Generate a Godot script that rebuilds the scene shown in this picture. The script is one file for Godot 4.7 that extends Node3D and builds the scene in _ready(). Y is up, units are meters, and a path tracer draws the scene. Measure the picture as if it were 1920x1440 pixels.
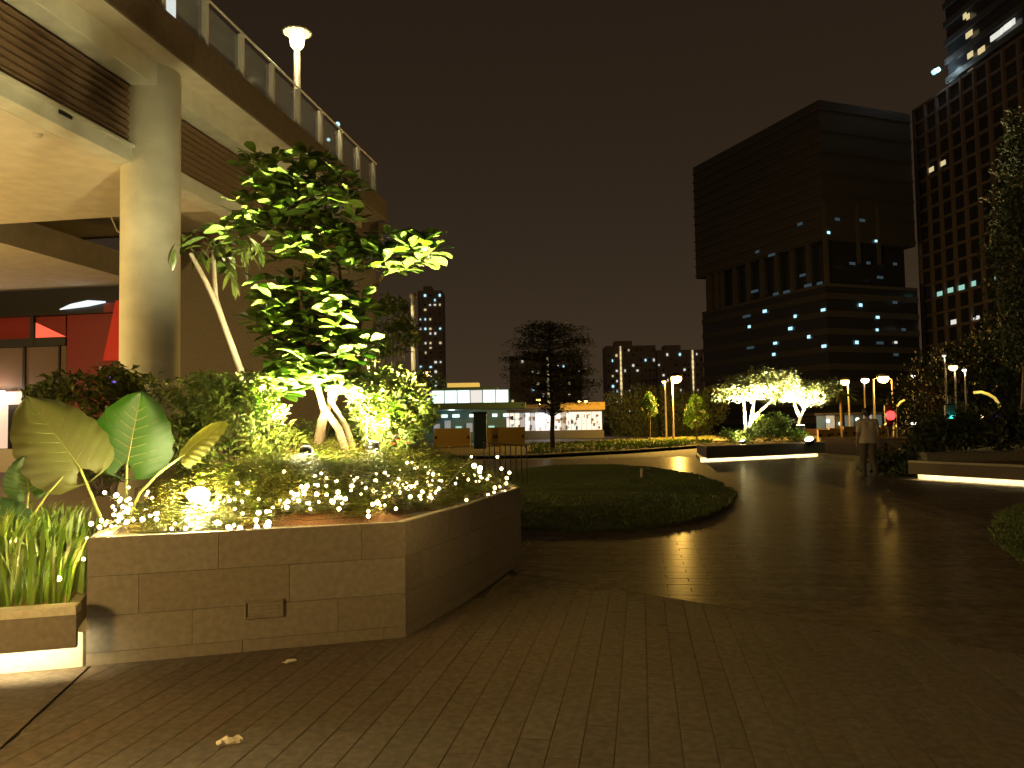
extends Node3D
# A night plaza: planted stone planters with fairy lights and floodlights, a podium building on the left, towers beyond.

const FOCAL := 1507.0            # focal length in pixels of the 1920 x 1440 photograph
var rng := RandomNumberGenerator.new()
var taken := {}
var M := {}                      # materials
var cam: Camera3D
var bld: Node3D                  # the podium building: its own axes run along its facade

# ---------------------------------------------------------------- naming
func numbered(called: String) -> String:
	if not taken.has(called):
		taken[called] = 0
		return called
	taken[called] += 1
	return "%s_%03d" % [called, taken[called]]

func tag(o: Node3D, label: String, category: String, group := "", kind := "") -> Node3D:
	if label: o.set_meta("label", label)
	if category: o.set_meta("category", category)
	if group: o.set_meta("group", group)
	if kind: o.set_meta("kind", kind)
	return o

func thing(called: String, label: String, category: String, where := Vector3.ZERO, turn := 0.0, group := "") -> Node3D:
	var o := Node3D.new()
	o.name = numbered(called)
	add_child(o, true)
	o.position = where
	o.rotation.y = turn
	tag(o, label, category, group)
	return o

func put(called: String, m: Mesh, mat: Material, parent: Node3D, where := Transform3D()) -> MeshInstance3D:
	var o := MeshInstance3D.new()
	o.name = called if parent != self else numbered(called)
	o.mesh = m
	o.material_override = null
	if m is ArrayMesh and m.get_surface_count() and m.surface_get_material(0) == null:
		m.surface_set_material(0, mat)
	else:
		o.set_surface_override_material(0, mat)
	if m.surface_get_material(0) != mat:
		o.set_surface_override_material(0, mat)
	parent.add_child(o, true)
	o.transform = where
	return o

func obj(called: String, s: SurfaceTool, mat: Material, parent: Node3D = self) -> MeshInstance3D:
	s.generate_normals()
	return put(called, s.commit(), mat, parent)

func struct(called: String, s: SurfaceTool, mat: Material) -> MeshInstance3D:
	var o := obj(called, s, mat, self)
	o.set_meta("kind", "structure")
	return o

func scatter(called: String, m: Mesh, mat: Material, spots: Array, tints: Array, parent: Node3D) -> MultiMeshInstance3D:
	var mm := MultiMesh.new()
	mm.transform_format = MultiMesh.TRANSFORM_3D
	mm.use_colors = true
	if m.surface_get_material(0) == null: m.surface_set_material(0, mat)
	mm.mesh = m
	mm.instance_count = spots.size()
	for i in spots.size():
		mm.set_instance_transform(i, spots[i])
		mm.set_instance_color(i, tints[i])
	var o := MultiMeshInstance3D.new()
	o.name = called if parent != self else numbered(called)
	o.multimesh = mm
	o.material_override = mat
	o.set_meta("kind", "stuff")
	parent.add_child(o, true)
	return o

# ---------------------------------------------------------------- materials
func mat(called: String, linear: Color, rough := 0.8, metal := 0.0) -> StandardMaterial3D:
	var m := StandardMaterial3D.new()
	m.resource_name = called
	m.albedo_color = linear.linear_to_srgb()
	m.roughness = rough
	m.metallic = metal
	M[called] = m
	return m

func glow(called: String, c: Color, energy: float) -> StandardMaterial3D:
	var m := mat(called, Color(c.r * 0.4, c.g * 0.4, c.b * 0.4), 0.5)
	m.emission_enabled = true
	m.emission = c.linear_to_srgb()
	m.emission_energy_multiplier = energy
	return m

func grain(m: StandardMaterial3D, freq: float, lo: float, hi: float, scale: float, seed_: int, bump := 0.0, octaves := 4) -> void:
	# mottled colour and fine relief, laid on world axes
	var n := FastNoiseLite.new()
	n.seed = seed_
	n.frequency = freq
	n.fractal_octaves = octaves
	var t := NoiseTexture2D.new()
	t.width = 512; t.height = 512; t.seamless = true; t.noise = n
	var g := Gradient.new()
	g.set_color(0, Color(lo, lo, lo)); g.set_color(1, Color(hi, hi, hi))
	t.color_ramp = g
	m.albedo_texture = t
	m.uv1_triplanar = true
	m.uv1_world_triplanar = true
	m.uv1_scale = Vector3.ONE * scale
	if bump > 0.0:
		m.heightmap_enabled = true
		m.heightmap_texture = t
		m.heightmap_scale = bump

func leafy(called: String, linear: Color, rough := 0.45, back := Color(0.35, 0.6, 0.1)) -> StandardMaterial3D:
	var m := mat(called, linear, rough)
	m.backlight_enabled = true
	m.backlight = back
	m.vertex_color_use_as_albedo = true
	m.cull_mode = BaseMaterial3D.CULL_DISABLED
	return m

# ---------------------------------------------------------------- shapes
func mb() -> SurfaceTool:
	var s := SurfaceTool.new()
	s.begin(Mesh.PRIMITIVE_TRIANGLES)
	s.set_smooth_group(-1)
	return s

func tri(s: SurfaceTool, a: Vector3, b: Vector3, c: Vector3) -> void:
	s.add_vertex(a); s.add_vertex(b); s.add_vertex(c)

func quad(s: SurfaceTool, a: Vector3, b: Vector3, c: Vector3, d: Vector3) -> void:
	tri(s, a, b, c); tri(s, a, c, d)

func box(s: SurfaceTool, c: Vector3, size: Vector3, t := Transform3D()) -> void:
	var h := size / 2
	var v := []
	for k in 8:
		v.append(t * (c + Vector3(h.x if k & 1 else -h.x, h.y if k & 2 else -h.y, h.z if k & 4 else -h.z)))
	for f in [[0, 1, 3, 2], [5, 4, 6, 7], [4, 0, 2, 6], [1, 5, 7, 3], [2, 3, 7, 6], [4, 5, 1, 0]]:
		quad(s, v[f[3]], v[f[2]], v[f[1]], v[f[0]])

func box2(s: SurfaceTool, a: Vector3, b: Vector3, t := Transform3D()) -> void:
	box(s, (a + b) / 2, (b - a).abs(), t)

func cbox(s: SurfaceTool, c: Vector3, size: Vector3, ch: float, t := Transform3D()) -> void:
	# a box with chamfered edges
	var h := size / 2
	var axes := [Vector3.RIGHT, Vector3.UP, Vector3.BACK]
	var o := t * c
	for ax in 3:
		for sg in [-1.0, 1.0]:
			var n: Vector3 = axes[ax] * sg
			var u: Vector3 = axes[(ax + 1) % 3]
			var w: Vector3 = axes[(ax + 2) % 3]
			var hn: float = h[ax]; var hu: float = h[(ax + 1) % 3] - ch; var hw: float = h[(ax + 2) % 3] - ch
			var p := [n * hn - u * hu - w * hw, n * hn + u * hu - w * hw, n * hn + u * hu + w * hw, n * hn - u * hu + w * hw]
			if sg > 0: p.reverse()
			quad(s, t * (c + p[0]), t * (c + p[1]), t * (c + p[2]), t * (c + p[3]))
	for ax in 3:
		var u: Vector3 = axes[(ax + 1) % 3]; var w: Vector3 = axes[(ax + 2) % 3]; var a: Vector3 = axes[ax]
		var hu: float = h[(ax + 1) % 3]; var hw: float = h[(ax + 2) % 3]; var ha: float = h[ax] - ch
		for su in [-1.0, 1.0]:
			for sw in [-1.0, 1.0]:
				var p1: Vector3 = u * su * hu + w * sw * (hw - ch)
				var p2: Vector3 = u * su * (hu - ch) + w * sw * hw
				var q := [p1 - a * ha, p2 - a * ha, p2 + a * ha, p1 + a * ha]
				if su * sw > 0: q.reverse()
				quad(s, t * (c + q[0]), t * (c + q[1]), t * (c + q[2]), t * (c + q[3]))
	for sx in [-1.0, 1.0]:
		for sy in [-1.0, 1.0]:
			for sz in [-1.0, 1.0]:
				var a := Vector3(sx * h.x, sy * (h.y - ch), sz * (h.z - ch))
				var b := Vector3(sx * (h.x - ch), sy * h.y, sz * (h.z - ch))
				var d := Vector3(sx * (h.x - ch), sy * (h.y - ch), sz * h.z)
				if sx * sy * sz > 0: tri(s, t * (c + a), t * (c + d), t * (c + b))
				else: tri(s, t * (c + a), t * (c + b), t * (c + d))

func prism(s: SurfaceTool, poly: PackedVector2Array, y0: float, y1: float, ch := 0.0, bottom := true) -> void:
	# an upright prism over a polygon in x and z, its upper rim chamfered
	var p := poly.duplicate()
	if Geometry2D.is_polygon_clockwise(p): p.reverse()
	var top := p
	if ch > 0.0:
		var inner := Geometry2D.offset_polygon(p, -ch)
		if inner.size() == 1 and inner[0].size() == p.size():
			top = inner[0]
			if Geometry2D.is_polygon_clockwise(top): top.reverse()
			var best := 0
			for k in top.size():
				if top[k].distance_to(p[0]) < top[best].distance_to(p[0]): best = k
			var r := PackedVector2Array()
			for k in top.size(): r.append(top[(k + best) % top.size()])
			top = r
		else:
			ch = 0.0
	var ix := Geometry2D.triangulate_polygon(top)
	for k in range(0, ix.size(), 3):
		var a := Vector3(top[ix[k]].x, y1, top[ix[k]].y); var b := Vector3(top[ix[k + 1]].x, y1, top[ix[k + 1]].y); var c := Vector3(top[ix[k + 2]].x, y1, top[ix[k + 2]].y)
		if (b - a).cross(c - a).y > 0: tri(s, a, c, b)
		else: tri(s, a, b, c)
	if bottom:
		var jx := Geometry2D.triangulate_polygon(p)
		for k in range(0, jx.size(), 3):
			var a := Vector3(p[jx[k]].x, y0, p[jx[k]].y); var b := Vector3(p[jx[k + 1]].x, y0, p[jx[k + 1]].y); var c := Vector3(p[jx[k + 2]].x, y0, p[jx[k + 2]].y)
			if (b - a).cross(c - a).y > 0: tri(s, a, b, c)
			else: tri(s, a, c, b)
	var n := p.size()
	for k in n:
		var a := p[k]; var b := p[(k + 1) % n]
		quad(s, Vector3(a.x, y0, a.y), Vector3(a.x, y1 - ch, a.y), Vector3(b.x, y1 - ch, b.y), Vector3(b.x, y0, b.y))
		if ch > 0.0:
			var c := top[k]; var d := top[(k + 1) % n]
			quad(s, Vector3(a.x, y1 - ch, a.y), Vector3(c.x, y1, c.y), Vector3(d.x, y1, d.y), Vector3(b.x, y1 - ch, b.y))

func tube(s: SurfaceTool, pts: Array, radii: Array, n := 7) -> void:
	s.set_smooth_group(1)
	var rings := []
	var up := Vector3.UP
	for k in pts.size():
		var d: Vector3 = (pts[mini(k + 1, pts.size() - 1)] - pts[maxi(k - 1, 0)]).normalized()
		if absf(d.dot(up)) > 0.95: up = Vector3.RIGHT
		var u := d.cross(up).normalized()
		var w := u.cross(d).normalized()
		up = w
		var ring := []
		for j in n:
			var a := TAU * j / n
			ring.append(pts[k] + (u * cos(a) + w * sin(a)) * radii[k])
		rings.append(ring)
	for k in pts.size() - 1:
		for j in n:
			var i := (j + 1) % n
			quad(s, rings[k][j], rings[k][i], rings[k + 1][i], rings[k + 1][j])
	s.set_smooth_group(-1)
	for j in range(1, n - 1):
		tri(s, rings[0][0], rings[0][j + 1], rings[0][j])
		tri(s, rings[-1][0], rings[-1][j], rings[-1][j + 1])

func lathe(s: SurfaceTool, profile: Array, n := 24, t := Transform3D(), smooth := true) -> void:
	# profile: Vector2(radius, height) from bottom to top
	s.set_smooth_group(1 if smooth else -1)
	for k in profile.size() - 1:
		var p: Vector2 = profile[k]; var q: Vector2 = profile[k + 1]
		for j in n:
			var a := TAU * j / n; var b := TAU * (j + 1) / n
			var v0 := t * Vector3(cos(a) * p.x, p.y, sin(a) * p.x); var v1 := t * Vector3(cos(b) * p.x, p.y, sin(b) * p.x)
			var v2 := t * Vector3(cos(b) * q.x, q.y, sin(b) * q.x); var v3 := t * Vector3(cos(a) * q.x, q.y, sin(a) * q.x)
			if p.x > 1e-5: tri(s, v0, v2, v1)
			if q.x > 1e-5: tri(s, v0, v3, v2)
	s.set_smooth_group(-1)

func ball(s: SurfaceTool, c: Vector3, r: float, n := 10, squash := 1.0) -> void:
	var p := []
	for k in 7:
		var a := -PI / 2 + PI * k / 6
		p.append(Vector2(maxf(cos(a) * r, 0.0), sin(a) * r * squash))
	lathe(s, p, n, Transform3D(Basis(), c))

func between(a: Vector3, b: Vector3, roll := 0.0) -> Basis:
	var d := (b - a).normalized()
	var up := Vector3.UP if absf(d.y) < 0.98 else Vector3.RIGHT
	return Basis.looking_at(d, up) * Basis(Vector3(0, 0, 1), roll)

func leaf_mesh(length: float, width: float, widest: float, fold: float, curl: float, steps := 5) -> ArrayMesh:
	# a leaf along -Z, its upper side +Y, folded along the midrib and curling down to the tip
	var s := mb()
	s.set_smooth_group(1)
	var mid := []; var lef := []; var rig := []
	for k in steps + 1:
		var t := float(k) / steps
		var w: float
		if t < widest: w = sin(t / widest * PI / 2) ** 0.8
		else: w = sqrt(maxf(0.0, 1.0 - ((t - widest) / (1.0 - widest)) ** 2.2))
		w = maxf(w * width / 2, 0.003)
		var y := -curl * length * t * t
		mid.append(Vector3(0, y, -t * length))
		lef.append(Vector3(-w, y + fold * w, -t * length)); rig.append(Vector3(w, y + fold * w, -t * length))
	for k in steps:
		quad(s, lef[k], lef[k + 1], mid[k + 1], mid[k])
		s.set_smooth_group(2)
		quad(s, mid[k], mid[k + 1], rig[k + 1], rig[k])
		s.set_smooth_group(1)
	s.generate_normals()
	return s.commit()

func sprig_mesh(count: int, length: float, width: float, spread: float, seed_: int) -> ArrayMesh:
	# a twig end with a bunch of small leaves
	var r := RandomNumberGenerator.new()
	r.seed = seed_
	var s := mb()
	for k in count:
		var yaw := r.randf() * TAU
		var tilt := r.randf_range(-0.3, 1.1)
		var d := Vector3(cos(yaw) * cos(tilt), sin(tilt), sin(yaw) * cos(tilt))
		var o := Vector3(r.randf_range(-1, 1), r.randf_range(-0.6, 0.9), r.randf_range(-1, 1)) * spread
		var side := d.cross(Vector3.UP).normalized()
		var up := side.cross(d)
		var l := length * r.randf_range(0.7, 1.2)
		var w := width * r.randf_range(0.8, 1.2)
		var a := o; var m := o + d * l * 0.5 + up * l * 0.04; var tip := o + d * l - up * l * 0.15
		tri(s, a, m - side * w * 0.5 + up * w * 0.2, m); tri(s, a, m, m + side * w * 0.5 + up * w * 0.2)
		tri(s, m - side * w * 0.5 + up * w * 0.2, tip, m); tri(s, m, tip, m + side * w * 0.5 + up * w * 0.2)
	s.generate_normals()
	return s.commit()

func blades_mesh(count: int, height: float, width: float, spread: float, lean: float, seed_: int) -> ArrayMesh:
	# a tuft of narrow arching blades
	var r := RandomNumberGenerator.new()
	r.seed = seed_
	var s := mb()
	for k in count:
		var a := r.randf() * TAU
		var o := Vector3(cos(a), 0, sin(a)) * spread * sqrt(r.randf())
		var d := Vector3(cos(a + r.randf_range(-0.7, 0.7)), 0, sin(a + r.randf_range(-0.7, 0.7))) * lean * r.randf_range(0.3, 1.0) * height
		var h := height * r.randf_range(0.6, 1.1)
		var f := r.randf() * TAU
		var w := Vector3(cos(f), 0, sin(f)) * width / 2
		var m1 := o + Vector3(0, h * 0.55, 0) + d * 0.25
		var m2 := o + Vector3(0, h * 0.9, 0) + d * 0.65
		var tip := o + Vector3(0, h, 0) + d
		quad(s, o - w, m1 - w, m1 + w, o + w)
		quad(s, m1 - w, m2 - w * 0.7, m2 + w * 0.7, m1 + w)
		tri(s, m2 - w * 0.7, tip, m2 + w * 0.7)
	s.generate_normals()
	return s.commit()

func at(px: float, py: float, d: float) -> Vector3:
	# the point that lies d metres ahead of the camera under a pixel of the photograph
	var dir := cam.basis * Vector3((px - 960) / FOCAL, (720 - py) / FOCAL, -1)
	return cam.position + dir * (d / -dir.z)

func floor_at(px: float, py: float, h := 0.0) -> Vector3:
	var dir := cam.basis * Vector3((px - 960) / FOCAL, (720 - py) / FOCAL, -1)
	return cam.position + dir * ((h - cam.position.y) / dir.y)

func meets(px: float, py: float, node: Node3D, axis: int, value: float) -> Vector3:
	# where the ray of a pixel meets a plane of a node's own axes
	var inv := node.transform.affine_inverse()
	var o := inv * cam.position
	var d := inv.basis * (cam.basis * Vector3((px - 960) / FOCAL, (720 - py) / FOCAL, -1))
	return o + d * ((value - o[axis]) / d[axis])

func omni(called: String, where: Vector3, c: Color, energy: float, size: float, parent: Node3D, reach := 120.0) -> OmniLight3D:
	var l := OmniLight3D.new()
	l.name = called
	l.light_color = c.linear_to_srgb()
	l.light_energy = energy
	l.light_size = size
	l.omni_range = reach
	l.omni_attenuation = 2.0
	l.shadow_enabled = true
	parent.add_child(l, true)
	l.position = where
	return l

func spot(called: String, where: Vector3, towards: Vector3, c: Color, energy: float, size: float, angle: float, parent: Node3D) -> SpotLight3D:
	var l := SpotLight3D.new()
	l.name = called
	l.light_color = c.linear_to_srgb()
	l.light_energy = energy
	l.light_size = size
	l.spot_range = 60.0
	l.spot_attenuation = 2.0
	l.spot_angle = angle
	l.spot_angle_attenuation = 0.6
	l.shadow_enabled = true
	parent.add_child(l, true)
	l.transform = Transform3D(between(where, towards), where)
	return l

func strip_light(called: String, a: Vector3, b: Vector3, towards: Vector3, width: float, c: Color, energy: float, parent: Node3D) -> void:
	# a long area light between two points that shines towards a direction
	var l := AreaLight3D.new()
	l.name = called
	l.area_size = Vector2(a.distance_to(b), width)
	l.light_color = c.linear_to_srgb()
	l.light_energy = energy
	l.area_range = 8.0
	l.area_attenuation = 2.0
	l.shadow_enabled = true
	parent.add_child(l, true)
	var x := (b - a).normalized()
	var z := -(towards - x * towards.dot(x)).normalized()
	l.transform = Transform3D(Basis(x, z.cross(x), z), (a + b) / 2)

# ---------------------------------------------------------------- soft bodies: tapered capsules joined smoothly, meshed as surface nets
func nets(s: SurfaceTool, bones: Array, k: float, cell: float, cuts := []) -> void:
	var lo := Vector3.INF; var hi := -Vector3.INF
	for b in bones:
		var r: float = maxf(b[2], b[3]) + k * 0.5 + cell * 2
		for e in 2:
			lo = lo.min(b[e] - Vector3.ONE * r); hi = hi.max(b[e] + Vector3.ONE * r)
	var n := Vector3i(((hi - lo) / cell).ceil()) + Vector3i.ONE
	var f := PackedFloat32Array()
	f.resize(n.x * n.y * n.z)
	f.fill(1.0)
	for b in bones:
		var a: Vector3 = b[0]; var ab: Vector3 = b[1] - b[0]; var l2 := maxf(ab.length_squared(), 1e-9)
		var ra: float = b[2]; var rb: float = b[3]
		var reach := maxf(ra, rb) + k + cell * 2
		var p0 := Vector3i(((a.min(b[1]) - Vector3.ONE * reach - lo) / cell).floor()).max(Vector3i.ZERO)
		var p1 := Vector3i(((a.max(b[1]) + Vector3.ONE * reach - lo) / cell).ceil()).min(n - Vector3i.ONE)
		for z in range(p0.z, p1.z + 1):
			for y in range(p0.y, p1.y + 1):
				var row := (z * n.y + y) * n.x
				for x in range(p0.x, p1.x + 1):
					var p := lo + Vector3(x, y, z) * cell - a
					var t := clampf(p.dot(ab) / l2, 0.0, 1.0)
					var d := (p - ab * t).length() - lerpf(ra, rb, t)
					var e := f[row + x]
					var h := maxf(k - absf(d - e), 0.0) / k
					f[row + x] = minf(d, e) - h * h * k * 0.25
	for c in cuts:
		for z in n.z:
			for y in n.y:
				for x in n.x:
					var i := (z * n.y + y) * n.x + x
					f[i] = maxf(f[i], (lo + Vector3(x, y, z) * cell).dot(c[0]) - c[1])
	var vert := {}
	for z in n.z - 1:
		for y in n.y - 1:
			for x in n.x - 1:
				var i := (z * n.y + y) * n.x + x
				var inside := 0
				var vals := [f[i], f[i + 1], f[i + n.x], f[i + n.x + 1], f[i + n.x * n.y], f[i + n.x * n.y + 1], f[i + n.x * n.y + n.x], f[i + n.x * n.y + n.x + 1]]
				for v in vals: if v < 0: inside += 1
				if inside == 0 or inside == 8: continue
				var sum := Vector3.ZERO; var cnt := 0
				for e in [[0, 1], [2, 3], [4, 5], [6, 7], [0, 2], [1, 3], [4, 6], [5, 7], [0, 4], [1, 5], [2, 6], [3, 7]]:
					var u: float = vals[e[0]]; var w: float = vals[e[1]]
					if (u < 0) != (w < 0):
						var t := u / (u - w)
						var pa := Vector3(e[0] & 1, (e[0] >> 1) & 1, e[0] >> 2); var pb := Vector3(e[1] & 1, (e[1] >> 1) & 1, e[1] >> 2)
						sum += pa.lerp(pb, t); cnt += 1
				vert[i] = lo + (Vector3(x, y, z) + sum / cnt) * cell
	s.set_smooth_group(1)
	var step := [1, n.x, n.x * n.y]
	for z in range(1, n.z - 1):
		for y in range(1, n.y - 1):
			for x in range(1, n.x - 1):
				var i := (z * n.y + y) * n.x + x
				for ax in 3:
					var u := f[i]; var w := f[i + step[ax]]
					if (u < 0) == (w < 0): continue
					var s1: int = step[(ax + 1) % 3]; var s2: int = step[(ax + 2) % 3]
					var q := [i - s1 - s2, i - s2, i, i - s1]
					if not (vert.has(q[0]) and vert.has(q[1]) and vert.has(q[2]) and vert.has(q[3])): continue
					if u < 0: quad(s, vert[q[0]], vert[q[3]], vert[q[2]], vert[q[1]])
					else: quad(s, vert[q[0]], vert[q[1]], vert[q[2]], vert[q[3]])
	s.set_smooth_group(-1)

# ---------------------------------------------------------------- the scene
const WARM := Color(1.0, 0.67, 0.22)
const FLOOD := Color(1.0, 0.86, 0.42)
const SODIUM := Color(1.0, 0.56, 0.1)
const COOL := Color(0.75, 0.95, 1.0)

var planter := PackedVector2Array([Vector2(-2.7, -5.12), Vector2(-0.77, -5.69), Vector2(-0.38, -6.9), Vector2(0.07, -8.65), Vector2(-0.3, -11.2), Vector2(-1.6, -12.6), Vector2(-4.0, -12.4), Vector2(-4.5, -9.6), Vector2(-3.3, -7.0)])
var soil_noise := FastNoiseLite.new()

func _ready() -> void:
	rng.seed = 20240
	soil_noise.seed = 5
	soil_noise.frequency = 0.9
	# camera
	cam = Camera3D.new()
	cam.name = "camera"
	add_child(cam)
	cam.position = Vector3(0, 1.47, 0)
	cam.rotation_degrees = Vector3(2.9, 0, -0.97)
	cam.fov = rad_to_deg(2.0 * atan(720.0 / FOCAL))
	cam.near = 0.1
	cam.far = 2500.0
	cam.current = true
	# night sky: city glow, brownish and a little brighter near the horizon
	var env := Environment.new()
	var sky := Sky.new()
	var pm := ProceduralSkyMaterial.new()
	pm.sky_top_color = Color(0.0175, 0.0106, 0.006).linear_to_srgb()
	pm.sky_horizon_color = Color(0.056, 0.0365, 0.021).linear_to_srgb()
	pm.sky_curve = 0.16
	pm.ground_bottom_color = Color(0.006, 0.004, 0.003).linear_to_srgb()
	pm.ground_horizon_color = Color(0.03, 0.018, 0.011).linear_to_srgb()
	sky.sky_material = pm
	env.background_mode = Environment.BG_SKY
	env.sky = sky
	env.tonemap_mode = Environment.TONE_MAPPER_LINEAR
	env.tonemap_exposure = 1.0
	env.sdfgi_enabled = true
	env.ssao_enabled = true
	env.ssil_enabled = true
	var we := WorldEnvironment.new()
	we.name = "environment"
	we.environment = env
	add_child(we)
	make_materials()
	make_ground()
	make_podium()
	make_shop()
	make_towers()
	make_planters()
	make_planting()
	make_far_planters()
	make_street()
	make_trees()
	make_person()
	make_small()

func make_materials() -> void:
	var m := mat("plaster", Color(0.62, 0.55, 0.42), 0.85)
	grain(m, 0.012, 0.9, 1.0, 0.25, 3)
	m = mat("painted_concrete", Color(0.6, 0.58, 0.47), 0.7)
	grain(m, 0.01, 0.88, 1.0, 0.3, 4)
	m = mat("brown_cladding", Color(0.13, 0.085, 0.05), 0.55)
	grain(m, 0.02, 0.75, 1.0, 0.5, 8)
	m = mat("louvre_metal", Color(0.2, 0.13, 0.08), 0.4, 0.35)
	m = mat("rail_metal", Color(0.55, 0.52, 0.47), 0.5, 0.1)
	m = mat("dark_metal", Color(0.03, 0.028, 0.026), 0.5, 0.4)
	m = mat("black_panel", Color(0.012, 0.011, 0.01), 0.35)
	m = mat("red_panel", Color(0.15, 0.008, 0.006), 0.5)
	m = mat("red_fin_paint", Color(0.55, 0.02, 0.015), 0.4)
	m = mat("brown_panel", Color(0.11, 0.07, 0.05), 0.45)
	m = mat("glass", Color(0.9, 0.95, 0.95), 0.05)
	m.transparency = BaseMaterial3D.TRANSPARENCY_ALPHA
	m.albedo_color.a = 0.12
	m = mat("stone_wall", Color(0.2, 0.165, 0.12), 0.8)
	grain(m, 0.03, 0.72, 1.0, 0.9, 11, 0.25)
	for k in 3:
		m = mat("stone_panel_%s" % ["plain", "warm", "grey"][k], [Color(0.175, 0.138, 0.1), Color(0.168, 0.13, 0.092), Color(0.185, 0.15, 0.112)][k], 0.75)
		grain(m, 0.03, 0.82, 1.0, 1.1, 12 + k, 0.15, 5)
	m = mat("pale_stone", Color(0.5, 0.43, 0.31), 0.7)
	grain(m, 0.03, 0.82, 1.0, 1.2, 17, 0.15)
	for k in 4:
		m = mat("paver_%s" % ["plain", "warm", "dark", "pale"][k], [Color(0.138, 0.104, 0.074), Color(0.142, 0.102, 0.071), Color(0.128, 0.097, 0.069), Color(0.148, 0.113, 0.082)][k], 0.9)
		m.metallic_specular = 0.25
		grain(m, 0.03, 0.74, 1.0, 0.9, 21, 0.1, 5)
	m = mat("far_paver", Color(1, 1, 1), 0.85)
	grain(m, 0.02, 0.7, 1.0, 0.6, 31, 0.12)
	m.vertex_color_use_as_albedo = true
	m.metallic_specular = 0.1
	m.clearcoat_enabled = true       # a worn polish
	m.clearcoat = 0.045
	m.clearcoat_roughness = 0.25
	m = mat("joint", Color(0.1, 0.078, 0.058), 0.9)
	m = mat("asphalt", Color(0.05, 0.043, 0.037), 0.85)
	grain(m, 0.03, 0.7, 1.0, 0.3, 41, 0.4)
	m = mat("soil", Color(0.3, 0.13, 0.05), 0.95)
	grain(m, 0.05, 0.45, 1.0, 1.6, 43, 1.2, 5)
	m = mat("grass_soil", Color(0.12, 0.115, 0.05), 0.95)
	grain(m, 0.05, 0.5, 1.0, 1.0, 44, 1.0)
	m = mat("dry_verge", Color(0.27, 0.22, 0.09), 0.95)
	grain(m, 0.04, 0.3, 1.0, 0.25, 45, 2.0)
	m = mat("bark", Color(0.26, 0.17, 0.1), 0.85)
	grain(m, 0.05, 0.5, 1.0, 3.0, 46, 0.6)
	m = mat("pale_bark", Color(0.55, 0.47, 0.36), 0.8)
	grain(m, 0.05, 0.65, 1.0, 3.0, 47, 0.5)
	m = mat("dark_bark", Color(0.1, 0.075, 0.055), 0.9)
	leafy("tree_leaf", Color(0.09, 0.145, 0.026), 0.36, Color(0.3, 0.45, 0.1))
	leafy("ear_leaf_under", Color(0.055, 0.06, 0.014), 0.55, Color(0.4, 0.4, 0.1))
	leafy("ear_leaf", Color(0.018, 0.04, 0.008), 0.62, Color(0.2, 0.4, 0.05))
	leafy("small_leaf", Color(0.13, 0.16, 0.03), 0.5)
	leafy("cover_leaf", Color(0.19, 0.185, 0.03), 0.55)
	leafy("strap_leaf", Color(0.13, 0.19, 0.03), 0.45)
	leafy("lawn_blade", Color(0.1, 0.125, 0.04), 0.6, Color(0.2, 0.3, 0.1))
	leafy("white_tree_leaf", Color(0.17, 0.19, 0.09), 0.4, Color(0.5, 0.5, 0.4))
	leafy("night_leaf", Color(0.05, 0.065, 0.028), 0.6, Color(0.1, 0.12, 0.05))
	leafy("verge_leaf", Color(0.12, 0.14, 0.035), 0.6)
	m = mat("stalk", Color(0.22, 0.24, 0.05), 0.5)
	m = mat("rib", Color(0.13, 0.14, 0.028), 0.5)
	m = mat("red_petal", Color(0.5, 0.03, 0.015), 0.6)
	m = mat("cable", Color(0.02, 0.03, 0.015), 0.6)
	m = mat("paper", Color(0.6, 0.52, 0.4), 0.8)
	m = mat("tower_cladding", Color(0.11, 0.108, 0.11), 0.5)
	m = mat("tower_fin", Color(0.2, 0.165, 0.145), 0.5)
	m = mat("tower_glass", Color(0.045, 0.048, 0.056), 0.2)
	m = mat("tower_pillar", Color(0.15, 0.14, 0.14), 0.7)
	mat("dark_wall", Color(0.09, 0.055, 0.04), 0.85)
	m = mat("grid_concrete", Color(0.27, 0.22, 0.215), 0.8)
	m = mat("block_wall", Color(0.5, 0.43, 0.38), 0.85)
	m = mat("lamp_pole", Color(0.22, 0.18, 0.13), 0.6, 0.2)
	m = mat("barrier_yellow", Color(0.42, 0.28, 0.06), 0.6)
	m = mat("low_wall", Color(0.2, 0.12, 0.08), 0.8)
	m = mat("canopy_green", Color(0.05, 0.09, 0.075), 0.5)
	m = mat("skin", Color(0.28, 0.16, 0.1), 0.6)
	m = mat("hair", Color(0.012, 0.01, 0.009), 0.5)
	m = mat("shirt", Color(0.36, 0.31, 0.27), 0.9)
	m = mat("trousers", Color(0.07, 0.056, 0.047), 0.9)
	m = mat("shoe", Color(0.05, 0.04, 0.04), 0.7)
	glow("fairy_glow", Color(1.0, 0.8, 0.4), 14.0)
	glow("flood_glow", Color(1.0, 0.95, 0.72), 12.0)
	glow("lamp_glow", Color(1.0, 0.85, 0.5), 6.0)
	glow("sodium_glow", Color(1.0, 0.6, 0.17), 12.0)
	glow("white_lamp_glow", Color(1.0, 0.93, 0.8), 8.0)
	glow("strip_glow", Color(1.0, 0.92, 0.62), 4.0)
	glow("cool_window", Color(0.45, 0.85, 1.0), 1.4)
	glow("dim_window", Color(0.12, 0.2, 0.25), 0.25)
	glow("warm_window", Color(1.0, 0.8, 0.4), 0.7)
	glow("pale_window", Color(0.95, 0.95, 0.85), 0.8)
	glow("green_window", Color(0.5, 1.0, 0.85), 0.6)
	glow("station_glow", Color(0.72, 1.0, 0.9), 1.6)
	glow("store_glow", Color(0.95, 0.98, 1.0), 0.7)
	glow("store_dim", Color(0.6, 0.65, 0.75), 0.22)
	glow("red_signal", Color(1.0, 0.02, 0.02), 8.0)
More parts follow.
